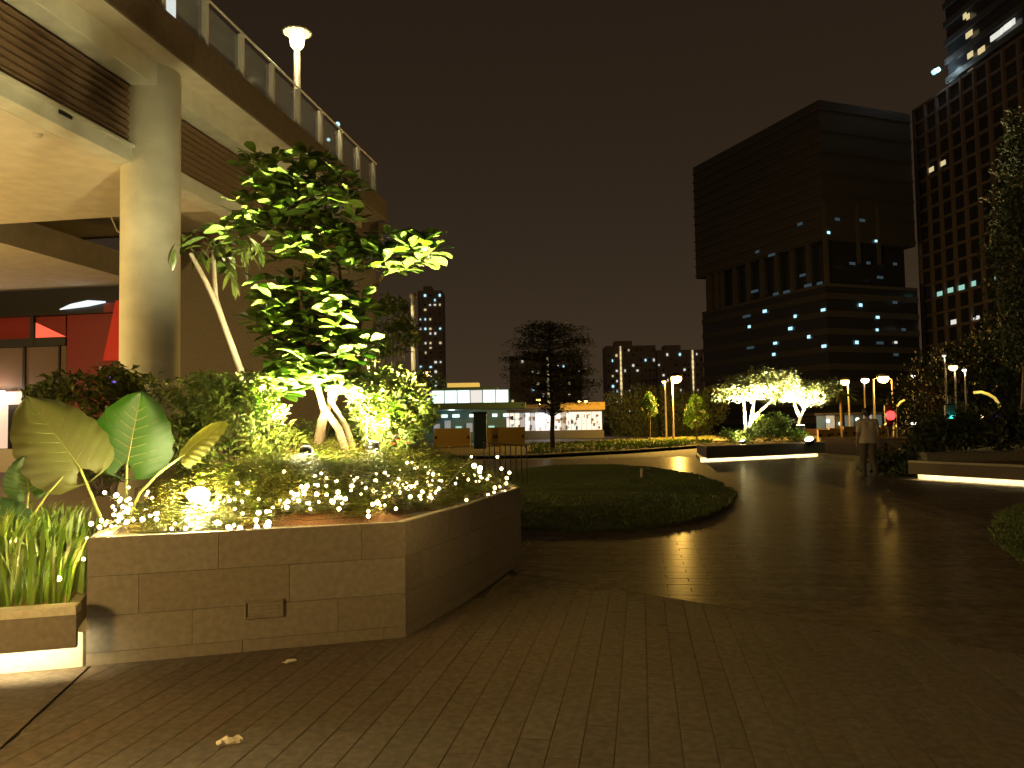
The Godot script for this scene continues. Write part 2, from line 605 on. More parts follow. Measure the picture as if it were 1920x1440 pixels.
	glow("green_signal", Color(0.05, 1.0, 0.7), 5.0)
	glow("orange_signal", Color(1.0, 0.55, 0.25), 4.0)
	glow("blue_signal", Color(0.2, 0.15, 1.0), 1.5)
	glow("orange_light", Color(1.0, 0.13, 0.07), 1.0)
	glow("shop_white", Color(0.8, 0.92, 1.0), 1.0)
	glow("room_glow", Color(0.9, 0.62, 0.48), 0.75)
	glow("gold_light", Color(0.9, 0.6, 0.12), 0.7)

# ---------------------------------------------------------------- the ground
func grown(p: PackedVector2Array, by: float) -> PackedVector2Array:
	return Geometry2D.offset_polygon(p, by)[0]

func sheet(called: String, pts: PackedVector2Array, y: float, m: Material) -> MeshInstance3D:
	var s := mb()
	prism(s, pts, y - 0.05, y)
	return struct(called, s, m)

func make_ground() -> void:
	var s := mb()
	quad(s, Vector3(-1500, -0.14, -1500), Vector3(1500, -0.14, -1500), Vector3(1500, -0.14, 400), Vector3(-1500, -0.14, 400))
	struct("ground", s, M.asphalt)
	bld = Node3D.new()
	bld.name = "podium_building"
	add_child(bld)
	bld.rotation_degrees.y = -9.05
	# the plaza: a bed that ends in a kerb, with stone pavers laid on it
	sheet("plaza", PackedVector2Array([Vector2(-14, 6), Vector2(26, 6), Vector2(22, -31), Vector2(14, -35.6), Vector2(-1, -35), Vector2(-12, -40), Vector2(-40, -40), Vector2(-40, 6)]), -0.014, M.joint)
	var inv := bld.transform.affine_inverse()
	var zones := [
		PackedVector2Array([Vector2(-2.68, -5.17), Vector2(-0.8, -5.72), Vector2(-0.38, -7.0), Vector2(0.02, -8.02), Vector2(8.6, 0.3), Vector2(8.6, 3), Vector2(-1.5, 3), Vector2(-2.41, -3.86)]),
		PackedVector2Array([Vector2(-2.72, -5.3), Vector2(-2.43, -3.86), Vector2(-1.52, 3), Vector2(-10, 3), Vector2(-10, -5.3)]),
		PackedVector2Array([Vector2(0.02, -8.04), Vector2(8.6, 0.27), Vector2(17, 0.27), Vector2(17, -34), Vector2(-1.2, -34), Vector2(-1.0, -12)])]
	var paving := Node3D.new()
	paving.name = "paving"
	add_child(paving)
	paving.transform = bld.transform
	paving.set_meta("kind", "structure")
	var shapes := {}
	var near := []                    # [distance, polygon, material key]
	var far := mb()
	var keys := ["paver_plain", "paver_plain", "paver_warm", "paver_dark", "paver_pale"]
	for z in 3:
		var zone := PackedVector2Array()
		for p in zones[z]:
			var q := inv * Vector3(p.x, 0, p.y)
			zone.append(Vector2(q.x, q.z))
		var lo := zone[0]; var hi := zone[0]
		for p in zone: lo = lo.min(p); hi = hi.max(p)
		var across := z > 0
		var w := 0.15; var l := 0.6
		var turn := 0.0 if z != 1 else 0.1
		var du := l if across else w
		var dv := w if across else l
		for i in range(floori(lo.x / du) - 1, ceili(hi.x / du) + 1):
			for j in range(floori(lo.y / dv) - 1, ceili(hi.y / dv) + 1):
				var o := Vector2(i * du, j * dv)
				if across: o.x += (j % 3) * l / 3.0
				else: o.y += (i % 3) * l / 3.0
				var g := 0.0012
				var rect := PackedVector2Array([o + Vector2(g, g), o + Vector2(du - g, g), o + Vector2(du - g, dv - g), o + Vector2(g, dv - g)])
				var mid := bld.transform * Vector3(o.x + du / 2, 0, o.y + dv / 2)
				if mid.z > -2.0 or absf(mid.x) > 0.72 * -mid.z + 0.5: continue
				if true:
					for cut in Geometry2D.intersect_polygons(rect, zone):
						if cut.size() < 3 or absf(area(cut)) < 0.004: continue
						var whole: bool = absf(area(cut)) > (du - 2 * g) * (dv - 2 * g) - 1e-4
						near.append([mid.length(), cut, keys[rng.randi() % 5], whole, z, o])
	near.sort_custom(func(a, b): return a[0] < b[0])
	var parts := 0
	for n in near:
		if n[4] < 2 and parts < 300:
			parts += 1
			var m: ArrayMesh
			var t := Transform3D()
			var key: Array = [n[4] > 0]
			if n[3] and shapes.has(key):
				m = shapes[key]
				t.origin = Vector3(n[5].x, 0, n[5].y)
			else:
				var s1 := mb()
				var poly: PackedVector2Array = n[1]
				if n[3]:
					for k in poly.size(): poly[k] -= n[5]
					t.origin = Vector3(n[5].x, 0, n[5].y)
				prism(s1, poly, -0.012, 0.0, 0.0018, false)
				s1.generate_normals()
				m = s1.commit()
				if n[3]: shapes[key] = m
			t.origin.y = rng.randf_range(-0.0008, 0.0008)
			put("paver", m, M[n[2]], paving, t)
		else:
			var sh := rng.randf_range(0.8, 1.15)
			far.set_color(Color(0.15 * sh, 0.108 * sh, 0.075 * sh))
			prism(far, n[1], -0.012, rng.randf_range(-0.0008, 0.0008), 0.0018, false)
	var f := obj("paver_field", far, M.far_paver, paving)
	f.set_meta("kind", "stuff")
	# lawns: low mounds in the paving
	lawn("lawn", PackedVector2Array([Vector2(-0.5, -12.2), Vector2(0.1, -11.3), Vector2(0.82, -10.87), Vector2(1.5, -10.9), Vector2(2.2, -11.35), Vector2(3.0, -12.4), Vector2(3.8, -14.2), Vector2(4.5, -16.4), Vector2(4.95, -19.5), Vector2(4.99, -22.4), Vector2(4.5, -26), Vector2(3.5, -28.2), Vector2(1.5, -28.5), Vector2(0.1, -26), Vector2(-0.9, -20), Vector2(-1.0, -15)]), Vector2(1.0, -14.0), 0.2, 3.0, "dark lawn island with a low mound beside the stone planter, in the paving")
	lawn("lawn", PackedVector2Array([Vector2(5.0, -7.9), Vector2(5.5, -9.2), Vector2(6.1, -10.3), Vector2(7.2, -12.0), Vector2(8.3, -13.3), Vector2(9.5, -14.4), Vector2(11.5, -13.5), Vector2(12, -9.5), Vector2(9, -6.8), Vector2(6, -6.6)]), Vector2(9, -10), 0.2, 2.5, "dark lawn island cut by the right edge of the photograph")
	# road verge beyond the plaza, lit by the street lamps
	sheet("verge", PackedVector2Array([Vector2(-8, -38.5), Vector2(0.7, -38.2), Vector2(6.5, -43), Vector2(12.5, -50.5), Vector2(24, -62), Vector2(30, -70), Vector2(21, -79), Vector2(9.5, -68), Vector2(1.1, -59.5), Vector2(-8, -56)]), 0.02, M.dry_verge)
	var tufts := []; var tt := []
	var vp := PackedVector2Array([Vector2(0.8, -38.6), Vector2(6.5, -43.4), Vector2(12.5, -51), Vector2(19.4, -78), Vector2(9.5, -67), Vector2(1.1, -59)])
	for k in 2600:
		var p := Vector2(rng.randf_range(0, 20), rng.randf_range(-79, -38))
		if not Geometry2D.is_point_in_polygon(p, vp): continue
		tufts.append(Transform3D(Basis(Vector3.UP, rng.randf() * TAU).scaled(Vector3.ONE * rng.randf_range(0.6, 1.5)), Vector3(p.x, 0.0, p.y)))
		var b := rng.randf_range(0.7, 1.2)
		tt.append(Color(b * 1.2, b, b * 0.8))
	var vg := scatter("verge_grass", blades_mesh(9, 0.14, 0.04, 0.3, 0.6, 3), M.verge_leaf, tufts, tt, self)
	tag(vg, "yellow rough grass along the far road verge under the street lamps", "grass", "", "stuff")

func area(p: PackedVector2Array) -> float:
	var a := 0.0
	for k in p.size(): a += p[k].cross(p[(k + 1) % p.size()])
	return a / 2

func lawn(called: String, pts: PackedVector2Array, top: Vector2, height: float, spread: float, label: String) -> void:
	var s := mb()
	s.set_smooth_group(1)
	var h := func(p: Vector2) -> float: return 0.012 + height * exp(-p.distance_squared_to(top) / (spread * spread * 0.5))
	var n := pts.size()
	var rings := 10
	for k in rings:
		for j in n:
			var a0 := top.lerp(pts[j], float(k) / rings); var a1 := top.lerp(pts[j], float(k + 1) / rings)
			var b0 := top.lerp(pts[(j + 1) % n], float(k) / rings); var b1 := top.lerp(pts[(j + 1) % n], float(k + 1) / rings)
			var v := []
			for p in [a0, a1, b1, b0]: v.append(Vector3(p.x, h.call(p), p.y))
			if k > 0: tri(s, v[0], v[2], v[3])
			tri(s, v[0], v[1], v[2])
	for j in n:
		var a := pts[j]; var b := pts[(j + 1) % n]
		quad(s, Vector3(a.x, -0.05, a.y), Vector3(b.x, -0.05, b.y), Vector3(b.x, h.call(b), b.y), Vector3(a.x, h.call(a), a.y))
	struct(called, s, M.grass_soil)
	var spots := []; var tints := []
	var lo := pts[0]; var hi := pts[0]
	for p in pts: lo = lo.min(p); hi = hi.max(p)
	var count := int((hi.x - lo.x) * (hi.y - lo.y) * 150)
	for k in count:
		var p := Vector2(rng.randf_range(lo.x, hi.x), rng.randf_range(lo.y, hi.y))
		if not Geometry2D.is_point_in_polygon(p, pts): continue
		spots.append(Transform3D(Basis(Vector3.UP, rng.randf() * TAU).scaled(Vector3.ONE * rng.randf_range(0.7, 1.3)), Vector3(p.x, h.call(p) - 0.01, p.y)))
		var b := rng.randf_range(0.7, 1.25)
		tints.append(Color(b * rng.randf_range(0.85, 1.1), b, b * 0.8))
	var g := scatter("lawn_grass", blades_mesh(12, 0.05, 0.012, 0.07, 0.9, 7), M.lawn_blade, spots, tints, self)
	tag(g, label, "grass", "", "stuff")

# ---------------------------------------------------------------- the podium building on the left
func make_podium() -> void:
	tag(bld, "cream podium building with round column, brown louvres and a glass railed terrace", "building")
	var s := mb()
	box2(s, Vector3(-40, 9.0, -28.0), Vector3(-9.06, 9.6, 10))
	obj("terrace_slab", s, M.plaster, bld)
	for k in 9:
		s = mb()
		var z0 := -28.06 + k * 4.3
		cbox(s, Vector3(-9.03, 9.345, z0 + 2.147), Vector3(0.06, 0.75, 4.29), 0.008)
		obj("fascia_panel", s, M.brown_cladding, bld)
	s = mb()
	box2(s, Vector3(-40, 8.97, -28.06), Vector3(-9.06, 9.72, -28.0))
	obj("end_fascia", s, M.brown_cladding, bld)
	s = mb()
	cbox(s, Vector3(-9.835, 8.75, -9.0), Vector3(0.47, 0.496, 36.0), 0.015)
	obj("edge_beam", s, M.painted_concrete, bld)
	# louvres above the ceiling, either side of the column
	for r in [[-15.05, 8.0], [-26.9, -15.55]]:
		s = mb()
		box2(s, Vector3(-10.5, 7.27, r[0]), Vector3(-10.42, 8.5, r[1]))
		var panel := obj("louvre_panel", s, M.louvre_metal, bld)
		for k in 8:
			s = mb()
			var t := Transform3D(Basis(Vector3.BACK, 0.62), Vector3(-10.21, 7.35 + k * 0.152, (r[0] + r[1]) / 2))
			cbox(s, Vector3.ZERO, Vector3(0.24, 0.022, r[1] - r[0] - 0.06), 0.004, t)
			cbox(s, Vector3(0.118, 0.032, 0), Vector3(0.02, 0.06, r[1] - r[0] - 0.06), 0.004, t)
			obj("slat", s, M.louvre_metal, panel)
		for e in [r[0] + 0.03, r[1] - 0.03]:
			s = mb()
			box(s, Vector3(-10.2, 7.885, e), Vector3(0.26, 1.226, 0.06))
			obj("louvre_end", s, M.louvre_metal, panel)
	s = mb()
	cbox(s, Vector3(-10.25, 7.085, -9.0), Vector3(0.4, 0.366, 36.0), 0.012)
	obj("lower_beam", s, M.painted_concrete, bld)
	s = mb()
	cbox(s, Vector3(-10.13, 7.235, -5.4), Vector3(0.3, 0.06, 19.5), 0.008)
	obj("louvre_sill", s, M.painted_concrete, bld)
	# ceiling: an L round an opening, its inner edge a deep upstand
	s = mb()
	prism(s, PackedVector2Array([Vector2(-40, 10), Vector2(-10.452, 10), Vector2(-10.452, -18.3), Vector2(-17.9, -18.3), Vector2(-17.9, -27), Vector2(-40, -27)]), 6.9, 7.78)
	obj("ceiling", s, M.plaster, bld)
	for p in [meets(70, 252, bld, 1, 6.9)]:
		s = mb()
		lathe(s, [Vector2(0, -0.05), Vector2(0.07, -0.045), Vector2(0.085, -0.02), Vector2(0.09, 0.0), Vector2(0, 0.001)], 16, Transform3D(Basis(), p))
		obj("smoke_detector", s, M.pale_stone, bld)
	var fp := meets(122, 215, bld, 0, -10.05)
	s = mb()
	cbox(s, Vector3(-10.04, fp.y, fp.z), Vector3(0.03, 0.07, 0.34), 0.01)
	obj("beam_light_fitting", s, M.dark_metal, bld)
	# column
	s = mb()
	lathe(s, [Vector2(0.0, -0.02), Vector2(0.58, -0.02), Vector2(0.58, 3.0), Vector2(0.58, 6.0), Vector2(0.58, 8.99), Vector2(0, 8.99)], 48, Transform3D(Basis(), Vector3(-10.0, 0, -15.2)))
	obj("column", s, M.painted_concrete, bld)
	# side wall beyond the opening, and what hangs over it
	s = mb()
	box2(s, Vector3(-17.9, -0.05, -28.5), Vector3(-9.6, 8.3, -28.1))
	obj("side_wall", s, M.stone_wall, bld)
	s = mb()
	box2(s, Vector3(-17.9, 8.302, -28.45), Vector3(-9.3, 8.998, -27.98))
	obj("wall_head", s, M.brown_cladding, bld)
	s = mb()
	tube(s, [Vector3(-15.9, 8.99, -21.5), Vector3(-15.7, 8.3, -21.5), Vector3(-15.45, 7.9, -21.5), Vector3(-15.3, 7.45, -21.6), Vector3(-14.9, 7.2, -21.7)], [0.025, 0.025, 0.025, 0.025, 0.025], 6)
	obj("hanging_cable", s, M.pale_stone, bld)
	# terrace railing
	s = mb()
	tube(s, [Vector3(-9.15, 10.9, 9.0), Vector3(-9.15, 10.9, -27.3)], [0.028, 0.028], 8)
	obj("handrail", s, M.rail_metal, bld)
	for k in 17:
		var z := -27.05 + k * 1.6
		s = mb()
		cbox(s, Vector3(-9.16, 10.23, z), Vector3(0.13, 1.26, 0.1), 0.01)
		cbox(s, Vector3(-9.12, 10.78, z + 0.03), Vector3(0.12, 0.04, 0.05), 0.004)
		obj("railing_post", s, M.rail_metal, bld)
		s = mb()
		box(s, Vector3(-9.2, 10.22, z + 0.8), Vector3(0.012, 1.1, 1.42))
		obj("glass_panel", s, M.glass, bld)
	# back of the shop under the terrace
	s = mb()
	box2(s, Vector3(-40, -0.05, -34), Vector3(-17.92, 6.898, -28.2))
	obj("shop_body", s, M.brown_panel, bld)
	# terrace lamp
	var lw := bld.transform * Vector3(-9.6, 9.6, -21.6)
	var lamp := thing("terrace_lamp", "lit lamp post with a round disc shade standing on the terrace behind the glass railing", "lamp post", lw)
	s = mb()
	lathe(s, [Vector2(0.0, 0), Vector2(0.16, 0), Vector2(0.15, 0.03), Vector2(0.1, 0.05), Vector2(0.09, 2.9), Vector2(0.0, 2.91)], 16)
	obj("pole", s, M.lamp_pole, lamp)
	s = mb()
	lathe(s, [Vector2(0.0, 2.88), Vector2(0.12, 2.89), Vector2(0.19, 2.98), Vector2(0.22, 3.2), Vector2(0.2, 3.33), Vector2(0, 3.34)], 20)
	obj("lamp_globe", s, M.lamp_glow, lamp)
	s = mb()
	lathe(s, [Vector2(0.2, 3.35), Vector2(0.36, 3.34), Vector2(0.43, 3.36), Vector2(0.42, 3.39), Vector2(0.2, 3.52), Vector2(0, 3.56)], 28)
	obj("disc_shade", s, M.pale_stone, lamp)
	omni("terrace_lamp_light", Vector3(0, 3.12, 0), FLOOD, 11.0, 0.15, lamp)
	for q in [[633, 233, 0.055], [616, 262, 0.04]]:
		var p := meets(q[0], q[1], bld, 0, -10.6)
		var o := thing("terrace_spotlight", "small white spotlight on a short stake on the terrace, %s" % ["upper one of two", "lower one of two"][0 if q[1] == 233 else 1], "spotlight", bld.transform * Vector3(-10.6, 9.6, p.z))
		s = mb()
		var hh: float = maxf(p.y - 9.6, 0.2)
		tube(s, [Vector3(0, 0, 0), Vector3(0, hh, 0)], [0.02, 0.02], 6)
		obj("stake", s, M.dark_metal, o)
		s = mb()
		ball(s, Vector3(0, hh, 0), q[2] * 1.6)
		obj("lamp_head", s, M.cool_window, o)
	var wp := meets(318, 14, bld, 0, -11.5)
	var sg := thing("terrace_light_box", "bluish white light box on a stand behind the terrace railing at the top edge", "light box", bld.transform * Vector3(-11.5, 9.6, wp.z))
	sg.rotation.y = bld.rotation.y
	s = mb()
	cbox(s, Vector3(0, (wp.y - 9.6), 0), Vector3(0.08, 0.6, 0.45), 0.01)
	obj("lit_panel_light", s, M.shop_white, sg)
	s = mb()
	box(s, Vector3(0, (wp.y - 9.9) / 2, 0), Vector3(0.05, wp.y - 9.9, 0.05))
	obj("stand", s, M.dark_metal, sg)
	# lamps under the canopy and on the plaza, left of and behind the camera: their light falls on the ceiling, the column and the paving
	for q in [[Vector3(-16.5, 3.6, -9.0), 42.0], [Vector3(-21.5, 3.6, -13.0), 78.0]]:
		var o := thing("canopy_lamp", "warm globe lamp on a post under the podium canopy, %s" % ["near the planter", "near the shop"][0 if q[1] > 0 and q[0].z > -10 else 1], "lamp post", bld.transform * Vector3(q[0].x, 0, q[0].z))
		s = mb()
		lathe(s, [Vector2(0, 0), Vector2(0.15, 0), Vector2(0.06, 0.06), Vector2(0.05, 3.35), Vector2(0, 3.36)], 14)
		obj("pole", s, M.lamp_pole, o)
		s = mb()
		ball(s, Vector3(0, 3.55, 0), 0.2, 16)
		obj("lamp_globe", s, M.lamp_glow, o)
		omni("canopy_lamp_light", Vector3(0, 3.55, 0), WARM, q[1], 0.18, o)
	for q in [[Vector3(-6.8, 0, -2.2), 2.5, "outside the picture on the left", 4.4], [Vector3(6.5, 0, 7.0), 15.0, "on the right, added as fill light", 3.1]]:  # the right one is an added fill lamp, out of view
		unseen_plaza_lamp(q[0], q[1], q[2], q[3])
	unseen_plaza_lamp(Vector3(-3.4, 0, -2.2), 11.0, "beside the low planter, chest high, added to light the paving", 1.25)  # added lamp, out of view, steepening the light falloff across the paving

func unseen_plaza_lamp(where: Vector3, energy: float, place: String, h: float) -> void:
	var pl := thing("unseen_plaza_lamp", "unseen warm lamp post on the plaza " + place, "lamp post", where)
	var s := mb()
	lathe(s, [Vector2(0, 0), Vector2(0.16, 0), Vector2(0.07, 0.06), Vector2(0.055, h - 0.18), Vector2(0, h - 0.17)], 14)
	obj("pole", s, M.lamp_pole, pl)
	s = mb()
	ball(s, Vector3(0, h, 0), 0.22, 16)
	obj("lamp_globe", s, M.lamp_glow, pl)
	omni("unseen_plaza_lamp_light", Vector3(0, h, 0), WARM, energy, 0.22, pl)

func make_shop() -> void:
	var shop := thing("shop_front", "red and black shop front under the podium ceiling behind the column", "shop front")
	shop.transform = bld.transform
	var z := -27.0
	var wall := func(called: String, a: Vector2, b: Vector2, m: Material, proud: float) -> void:
		var s := mb()
		box2(s, Vector3(a.x, a.y, z - 0.2), Vector3(b.x, b.y, z + proud))
		obj(called, s, m, shop)
	wall.call("back_wall", Vector2(-34, 0), Vector2(-18.2, 6.89), M.black_panel, -0.1)
	wall.call("sign_band", Vector2(-34, 5.86), Vector2(-18.25, 6.82), M.black_panel, 0.25)
	wall.call("red_window", Vector2(-24.8, 5.04), Vector2(-22.66, 5.85), M.red_panel, 0.02)
	wall.call("transom", Vector2(-30, 4.72), Vector2(-21.17, 5.03), M.dark_metal, 0.08)
	wall.call("mullion", Vector2(-22.64, 4.72), Vector2(-22.5, 5.85), M.dark_metal, 0.1)
	wall.call("red_wall", Vector2(-21.13, 0), Vector2(-19.0, 5.85), M.red_panel, 0.04)
	wall.call("red_pier", Vector2(-19.45, 5.86), Vector2(-18.6, 6.2), M.red_panel, 0.3)
	for p in [[-24.8, -23.0], [-22.85, -21.5], [-21.4, -21.18]]:
		wall.call("door_panel", Vector2(p[0], 3.06), Vector2(p[1], 4.7), M.brown_panel, 0.0)
	wall.call("door_frame", Vector2(-22.98, 0), Vector2(-22.87, 4.7), M.dark_metal, 0.06)
	wall.call("door_frame", Vector2(-21.48, 0), Vector2(-21.42, 4.7), M.dark_metal, 0.06)
	var s := mb()
	prism(s, PackedVector2Array([Vector2(-22.45, -5.62), Vector2(-22.45, -5.05), Vector2(-21.2, -5.05)]), -0.02, 0.02)
	var o := obj("lit_window", s, M.orange_light, shop)
	o.transform = Transform3D(Basis(Vector3.RIGHT, Vector3(0, 0, 1), Vector3(0, -1, 0)), Vector3(0, 0, z + 0.02))
	s = mb()
	prism(s, PackedVector2Array([Vector2(-22.45, -5.63), Vector2(-21.2, -5.06), Vector2(-21.2, -5.83), Vector2(-22.45, -5.83)]), -0.02, 0.02)
	o = obj("red_window_head", s, M.red_panel, shop)
	o.transform = Transform3D(Basis(Vector3.RIGHT, Vector3(0, 0, 1), Vector3(0, -1, 0)), Vector3(0, 0, z))
	s = mb()
	tube(s, [Vector3(-21.15, 6.02, z + 0.4), Vector3(-20.7, 6.12, z + 0.4), Vector3(-20.0, 6.2, z + 0.4), Vector3(-19.3, 6.22, z + 0.4)], [0.02, 0.09, 0.12, 0.03], 8)
	obj("white_light_strip", s, M.shop_white, shop)
	s = mb()
	prism(s, PackedVector2Array([Vector2(-19.35, -4.05), Vector2(-18.85, -6.25), Vector2(-18.6, -6.25), Vector2(-18.6, -4.05)]), -0.1, 0.1)
	o = obj("red_fin", s, M.red_fin_paint, shop)
	o.transform = Transform3D(Basis(Vector3.RIGHT, Vector3(0, 0, 1), Vector3(0, -1, 0)), Vector3(0, 0, z + 0.35))
	wall.call("glowing_room_wall", Vector2(-26, 0.9), Vector2(-22.99, 3.04), M.room_glow, 0.02)  # lit interior wall, its light put in as glow
	wall.call("room_sill", Vector2(-26, 0.0), Vector2(-22.99, 0.88), M.pale_stone, 0.04)
	wall.call("dark_window", Vector2(-23.55, 0.9), Vector2(-23.05, 2.55), M.black_panel, 0.06)
	s = mb()
	cbox(s, Vector3(-24.0, 3.02, z + 0.25), Vector3(0.9, 0.07, 0.12), 0.01)
	obj("ceiling_light", s, M.white_lamp_glow, shop)
	omni("shop_light", Vector3(-24.0, 2.9, z + 0.6), Color(1.0, 0.75, 0.55), 3.0, 0.08, shop)
	for q in [[210, 708], [218, 716], [211, 718]]:
		var p := meets(q[0], q[1], shop, 2, z + 0.5)
		s = mb()
		ball(s, p, 0.07)
		obj("blue_light", s, M.blue_signal, shop)

# ---------------------------------------------------------------- towers in the distance
func make_towers() -> void:
	var s: SurfaceTool
	# the dark office block: its near corner at the node, one face along +x, the other along -z
	var t := thing("office_tower", "dark glass office block with scattered bluish lit windows, left of the gridded tower", "tower", Vector3(56.9, 0, -144), deg_to_rad(20.7))
	s = mb(); box2(s, Vector3(0, 34.0, -40.8), Vector3(21.8, 59.8, 0)); obj("upper_wall", s, M.tower_cladding, t)
	s = mb(); box2(s, Vector3(1.4, 25.5, -37.5), Vector3(20.4, 33.99, -1.4)); obj("recessed_floor", s, M.tower_glass, t)
	s = mb(); box2(s, Vector3(0, 0, -38.8), Vector3(21.8, 25.5, 0)); obj("lower_wall", s, M.tower_glass, t)
	s = mb(); box2(s, Vector3(3, 59.8, -36), Vector3(18, 60.3, -4)); obj("roof", s, M.tower_cladding, t)
	for k in 13:                        # louvred floors of the upper block
		s = mb()
		var y := 34.6 + k * 1.95
		box2(s, Vector3(-0.35, y, -40.8), Vector3(-0.02, y + 0.22, 0.0))
		obj("floor_fin", s, M.tower_fin, t)
		if k % 2 == 0:
			s = mb()
			box2(s, Vector3(0.0, y, 0.02), Vector3(21.8, y + 0.5, 0.2))
			obj("spandrel", s, M.tower_cladding, t)
	for k in 8:                         # floors of the lower block
		var y := 0.8 + k * 3.2
		s = mb(); box2(s, Vector3(-0.18, y, -38.8), Vector3(-0.02, y + 1.1, 0.0)); obj("spandrel", s, M.tower_cladding, t)
		s = mb(); box2(s, Vector3(-0.18, y, 0.02), Vector3(21.8, y + 1.1, 0.18)); obj("spandrel", s, M.tower_cladding, t)
	s = mb(); box2(s, Vector3(-0.1, 25.5, -38.8), Vector3(21.8, 26.1, 0.1)); obj("sky_terrace_edge", s, M.tower_pillar, t)
	for k in 9:                         # pillars of the recessed storeys
		s = mb(); box2(s, Vector3(0.1, 26.1, -36.5 + k * 4.5), Vector3(0.8, 34.0, -35.8 + k * 4.5)); obj("pillar", s, M.tower_pillar, t)
	for px in [1548, 1610, 1648]:
		var p := meets(px, 450, t, 2, 0.3)
		s = mb(); box2(s, Vector3(p.x - 0.35, 30, 0.02), Vector3(p.x + 0.35, 41.0, 0.35)); obj("pillar", s, M.tower_pillar, t)
	for px in [1327, 1342]:
		var p := meets(px, 560, t, 0, 0.0)
		s = mb(); box2(s, Vector3(-0.1, 25.5, p.z - 0.45), Vector3(0.7, 33.98, p.z + 0.45)); obj("pillar", s, M.tower_pillar, t)
	for q in [[1552.5, 436], [1643.5, 452], [1543.5, 581], [1491, 593], [1434, 583.5], [1405, 612.5], [1482, 616], [1516.5, 631.5], [1453.5, 643.5], [1545, 649], [1451, 664.5], [1613.5, 572], [1645.5, 595], [1644.5, 618.5], [1606.5, 642], [1679.5, 642]]:
		tower_window(t, q[0], q[1], rng.randf_range(0.55, 0.9), rng.randf_range(0.4, 0.6), M.cool_window if rng.randf() < 0.75 else M.pale_window)
	for q in [[1415, 546], [1455, 551], [1475, 547], [1515, 535], [1537, 531], [1505, 516], [1628, 493], [1598, 494], [1678, 495], [1650, 520], [1678, 567], [1694, 618], [1650, 643], [1680, 665], [1570, 411], [1616, 413], [1400, 593], [1407, 652], [1447, 478], [1420, 472], [1500, 420]]:
		tower_window(t, q[0], q[1], rng.randf_range(0.9, 1.9), 0.5, M.dim_window)
	# the gridded tower: the facade in its own plane x = 0, far end at the node
	t = thing("grid_tower", "reddish tower with square window grid at the right edge, taller block on its roof", "tower", Vector3(82.3, 0, -160), deg_to_rad(3.8))
	s = mb(); box2(s, Vector3(0.5, 0, 0), Vector3(30, 63.6, 46)); obj("wall", s, M.tower_glass, t)
	for k in 22:
		s = mb(); box2(s, Vector3(-0.05, k * 3.0 - 0.25 + 0.6, 0), Vector3(0.5, k * 3.0 + 0.25 + 0.6, 46)); obj("floor_band", s, M.grid_concrete, t)
	for k in 13:
		s = mb(); box2(s, Vector3(-0.12, 0, k * 3.8 - 0.3), Vector3(0.5, 63.8, k * 3.8 + 0.3)); obj("pilaster", s, M.grid_concrete, t)
	s = mb(); box2(s, Vector3(-0.12, 0, -0.35), Vector3(30, 63.8, -0.002)); obj("end_wall", s, M.grid_concrete, t)
	for i in 12:
		for j in 21:
			s = mb(); box2(s, Vector3(0.3, j * 3.0 + 0.95, i * 3.8 + 0.5), Vector3(0.49, j * 3.0 + 3.25, i * 3.8 + 3.3)); obj("window", s, M.tower_glass, t)
	for q in [[1746, 318, 0], [1768, 306, 0], [1762, 551, 1], [1782, 544, 1], [1803, 539, 1], [1824, 532, 1], [1871, 521, 1], [1788, 604, 2], [1831, 597, 2]]:
		var p := meets(q[0], q[1], t, 0, 0.25)
		s = mb(); box2(s, Vector3(0.2, p.y - 0.45, p.z - 0.8), Vector3(0.29, p.y + 0.45, p.z + 0.8))
		obj("lit_window", s, [M.warm_window, M.green_window, M.pale_window][q[2]], t)
	s = mb(); box2(s, Vector3(1.2, 63.6, 10), Vector3(28, 150, 45)); obj("upper_wall", s, M.tower_glass, t)
	for k in 22:
		s = mb(); box2(s, Vector3(0.7, 65.0 + k * 3.6, 9.8), Vector3(28, 66.1 + k * 3.6, 45.2)); obj("upper_floor_band", s, M.tower_cladding, t)
	for q in [[1817, 64, 1.8], [1819, 103, 1.5], [1820, 136, 1.6], [1809, 30, 0.9], [1815, 31, 0.8], [1868, 66, 3.0], [1886, 52, 2.6], [1893, 46, 2.6], [1840, 94, 1.8], [1866, 135, 0.8], [1874, 130, 0.8], [1884, 124, 1.0], [1892, 118, 1.0], [1901, 113, 1.4], [1916, 102, 1.6], [1891, 190, 0.9], [1902, 185, 0.9], [1917, 177, 0.8]]:
		var p := meets(q[0], q[1], t, 0, 0.62)
		s = mb(); box2(s, Vector3(0.55, p.y - 0.5, p.z - q[2] * 0.5), Vector3(0.69, p.y + 0.5, p.z + q[2] * 0.5))
		obj("upper_lit_window", s, M.pale_window if q[2] > 2.0 else M.warm_window, t)
	for q in [[1755, 133], [1782, 165]]:
		var p := at(q[0], q[1], 150.0)
		var o := thing("roof_floodlight", "bluish white floodlight on a mast on the gridded tower's roof, %s" % ["higher of two" if q[0] == 1755 else "lower of two"], "floodlight", Vector3(p.x + 3.0, 63.6, p.z))
		s = mb(); tube(s, [Vector3.ZERO, Vector3(0, p.y - 63.6, 0), Vector3(-2.6, p.y - 63.6 + 0.2, 0)], [0.1, 0.1, 0.08], 6); obj("mast", s, M.dark_metal, o)
		s = mb(); cbox(s, Vector3.ZERO, Vector3(1.7, 0.9, 0.8), 0.2, Transform3D(Basis(Vector3(0, 0, 1), 0.5), Vector3(-3.0, p.y - 63.6, 0))); obj("lamp_head", s, M.cool_window, o)
		omni("floodlight_light", Vector3(-3.0, p.y - 63.6, 0.6), COOL, 10.0, 0.4, o)
	# apartment blocks far behind
	apartment("narrow tall apartment block speckled with lit windows, beside the bright tree", 783, 829, 545, 330.0, 5, 26, 0.32, 0.0)
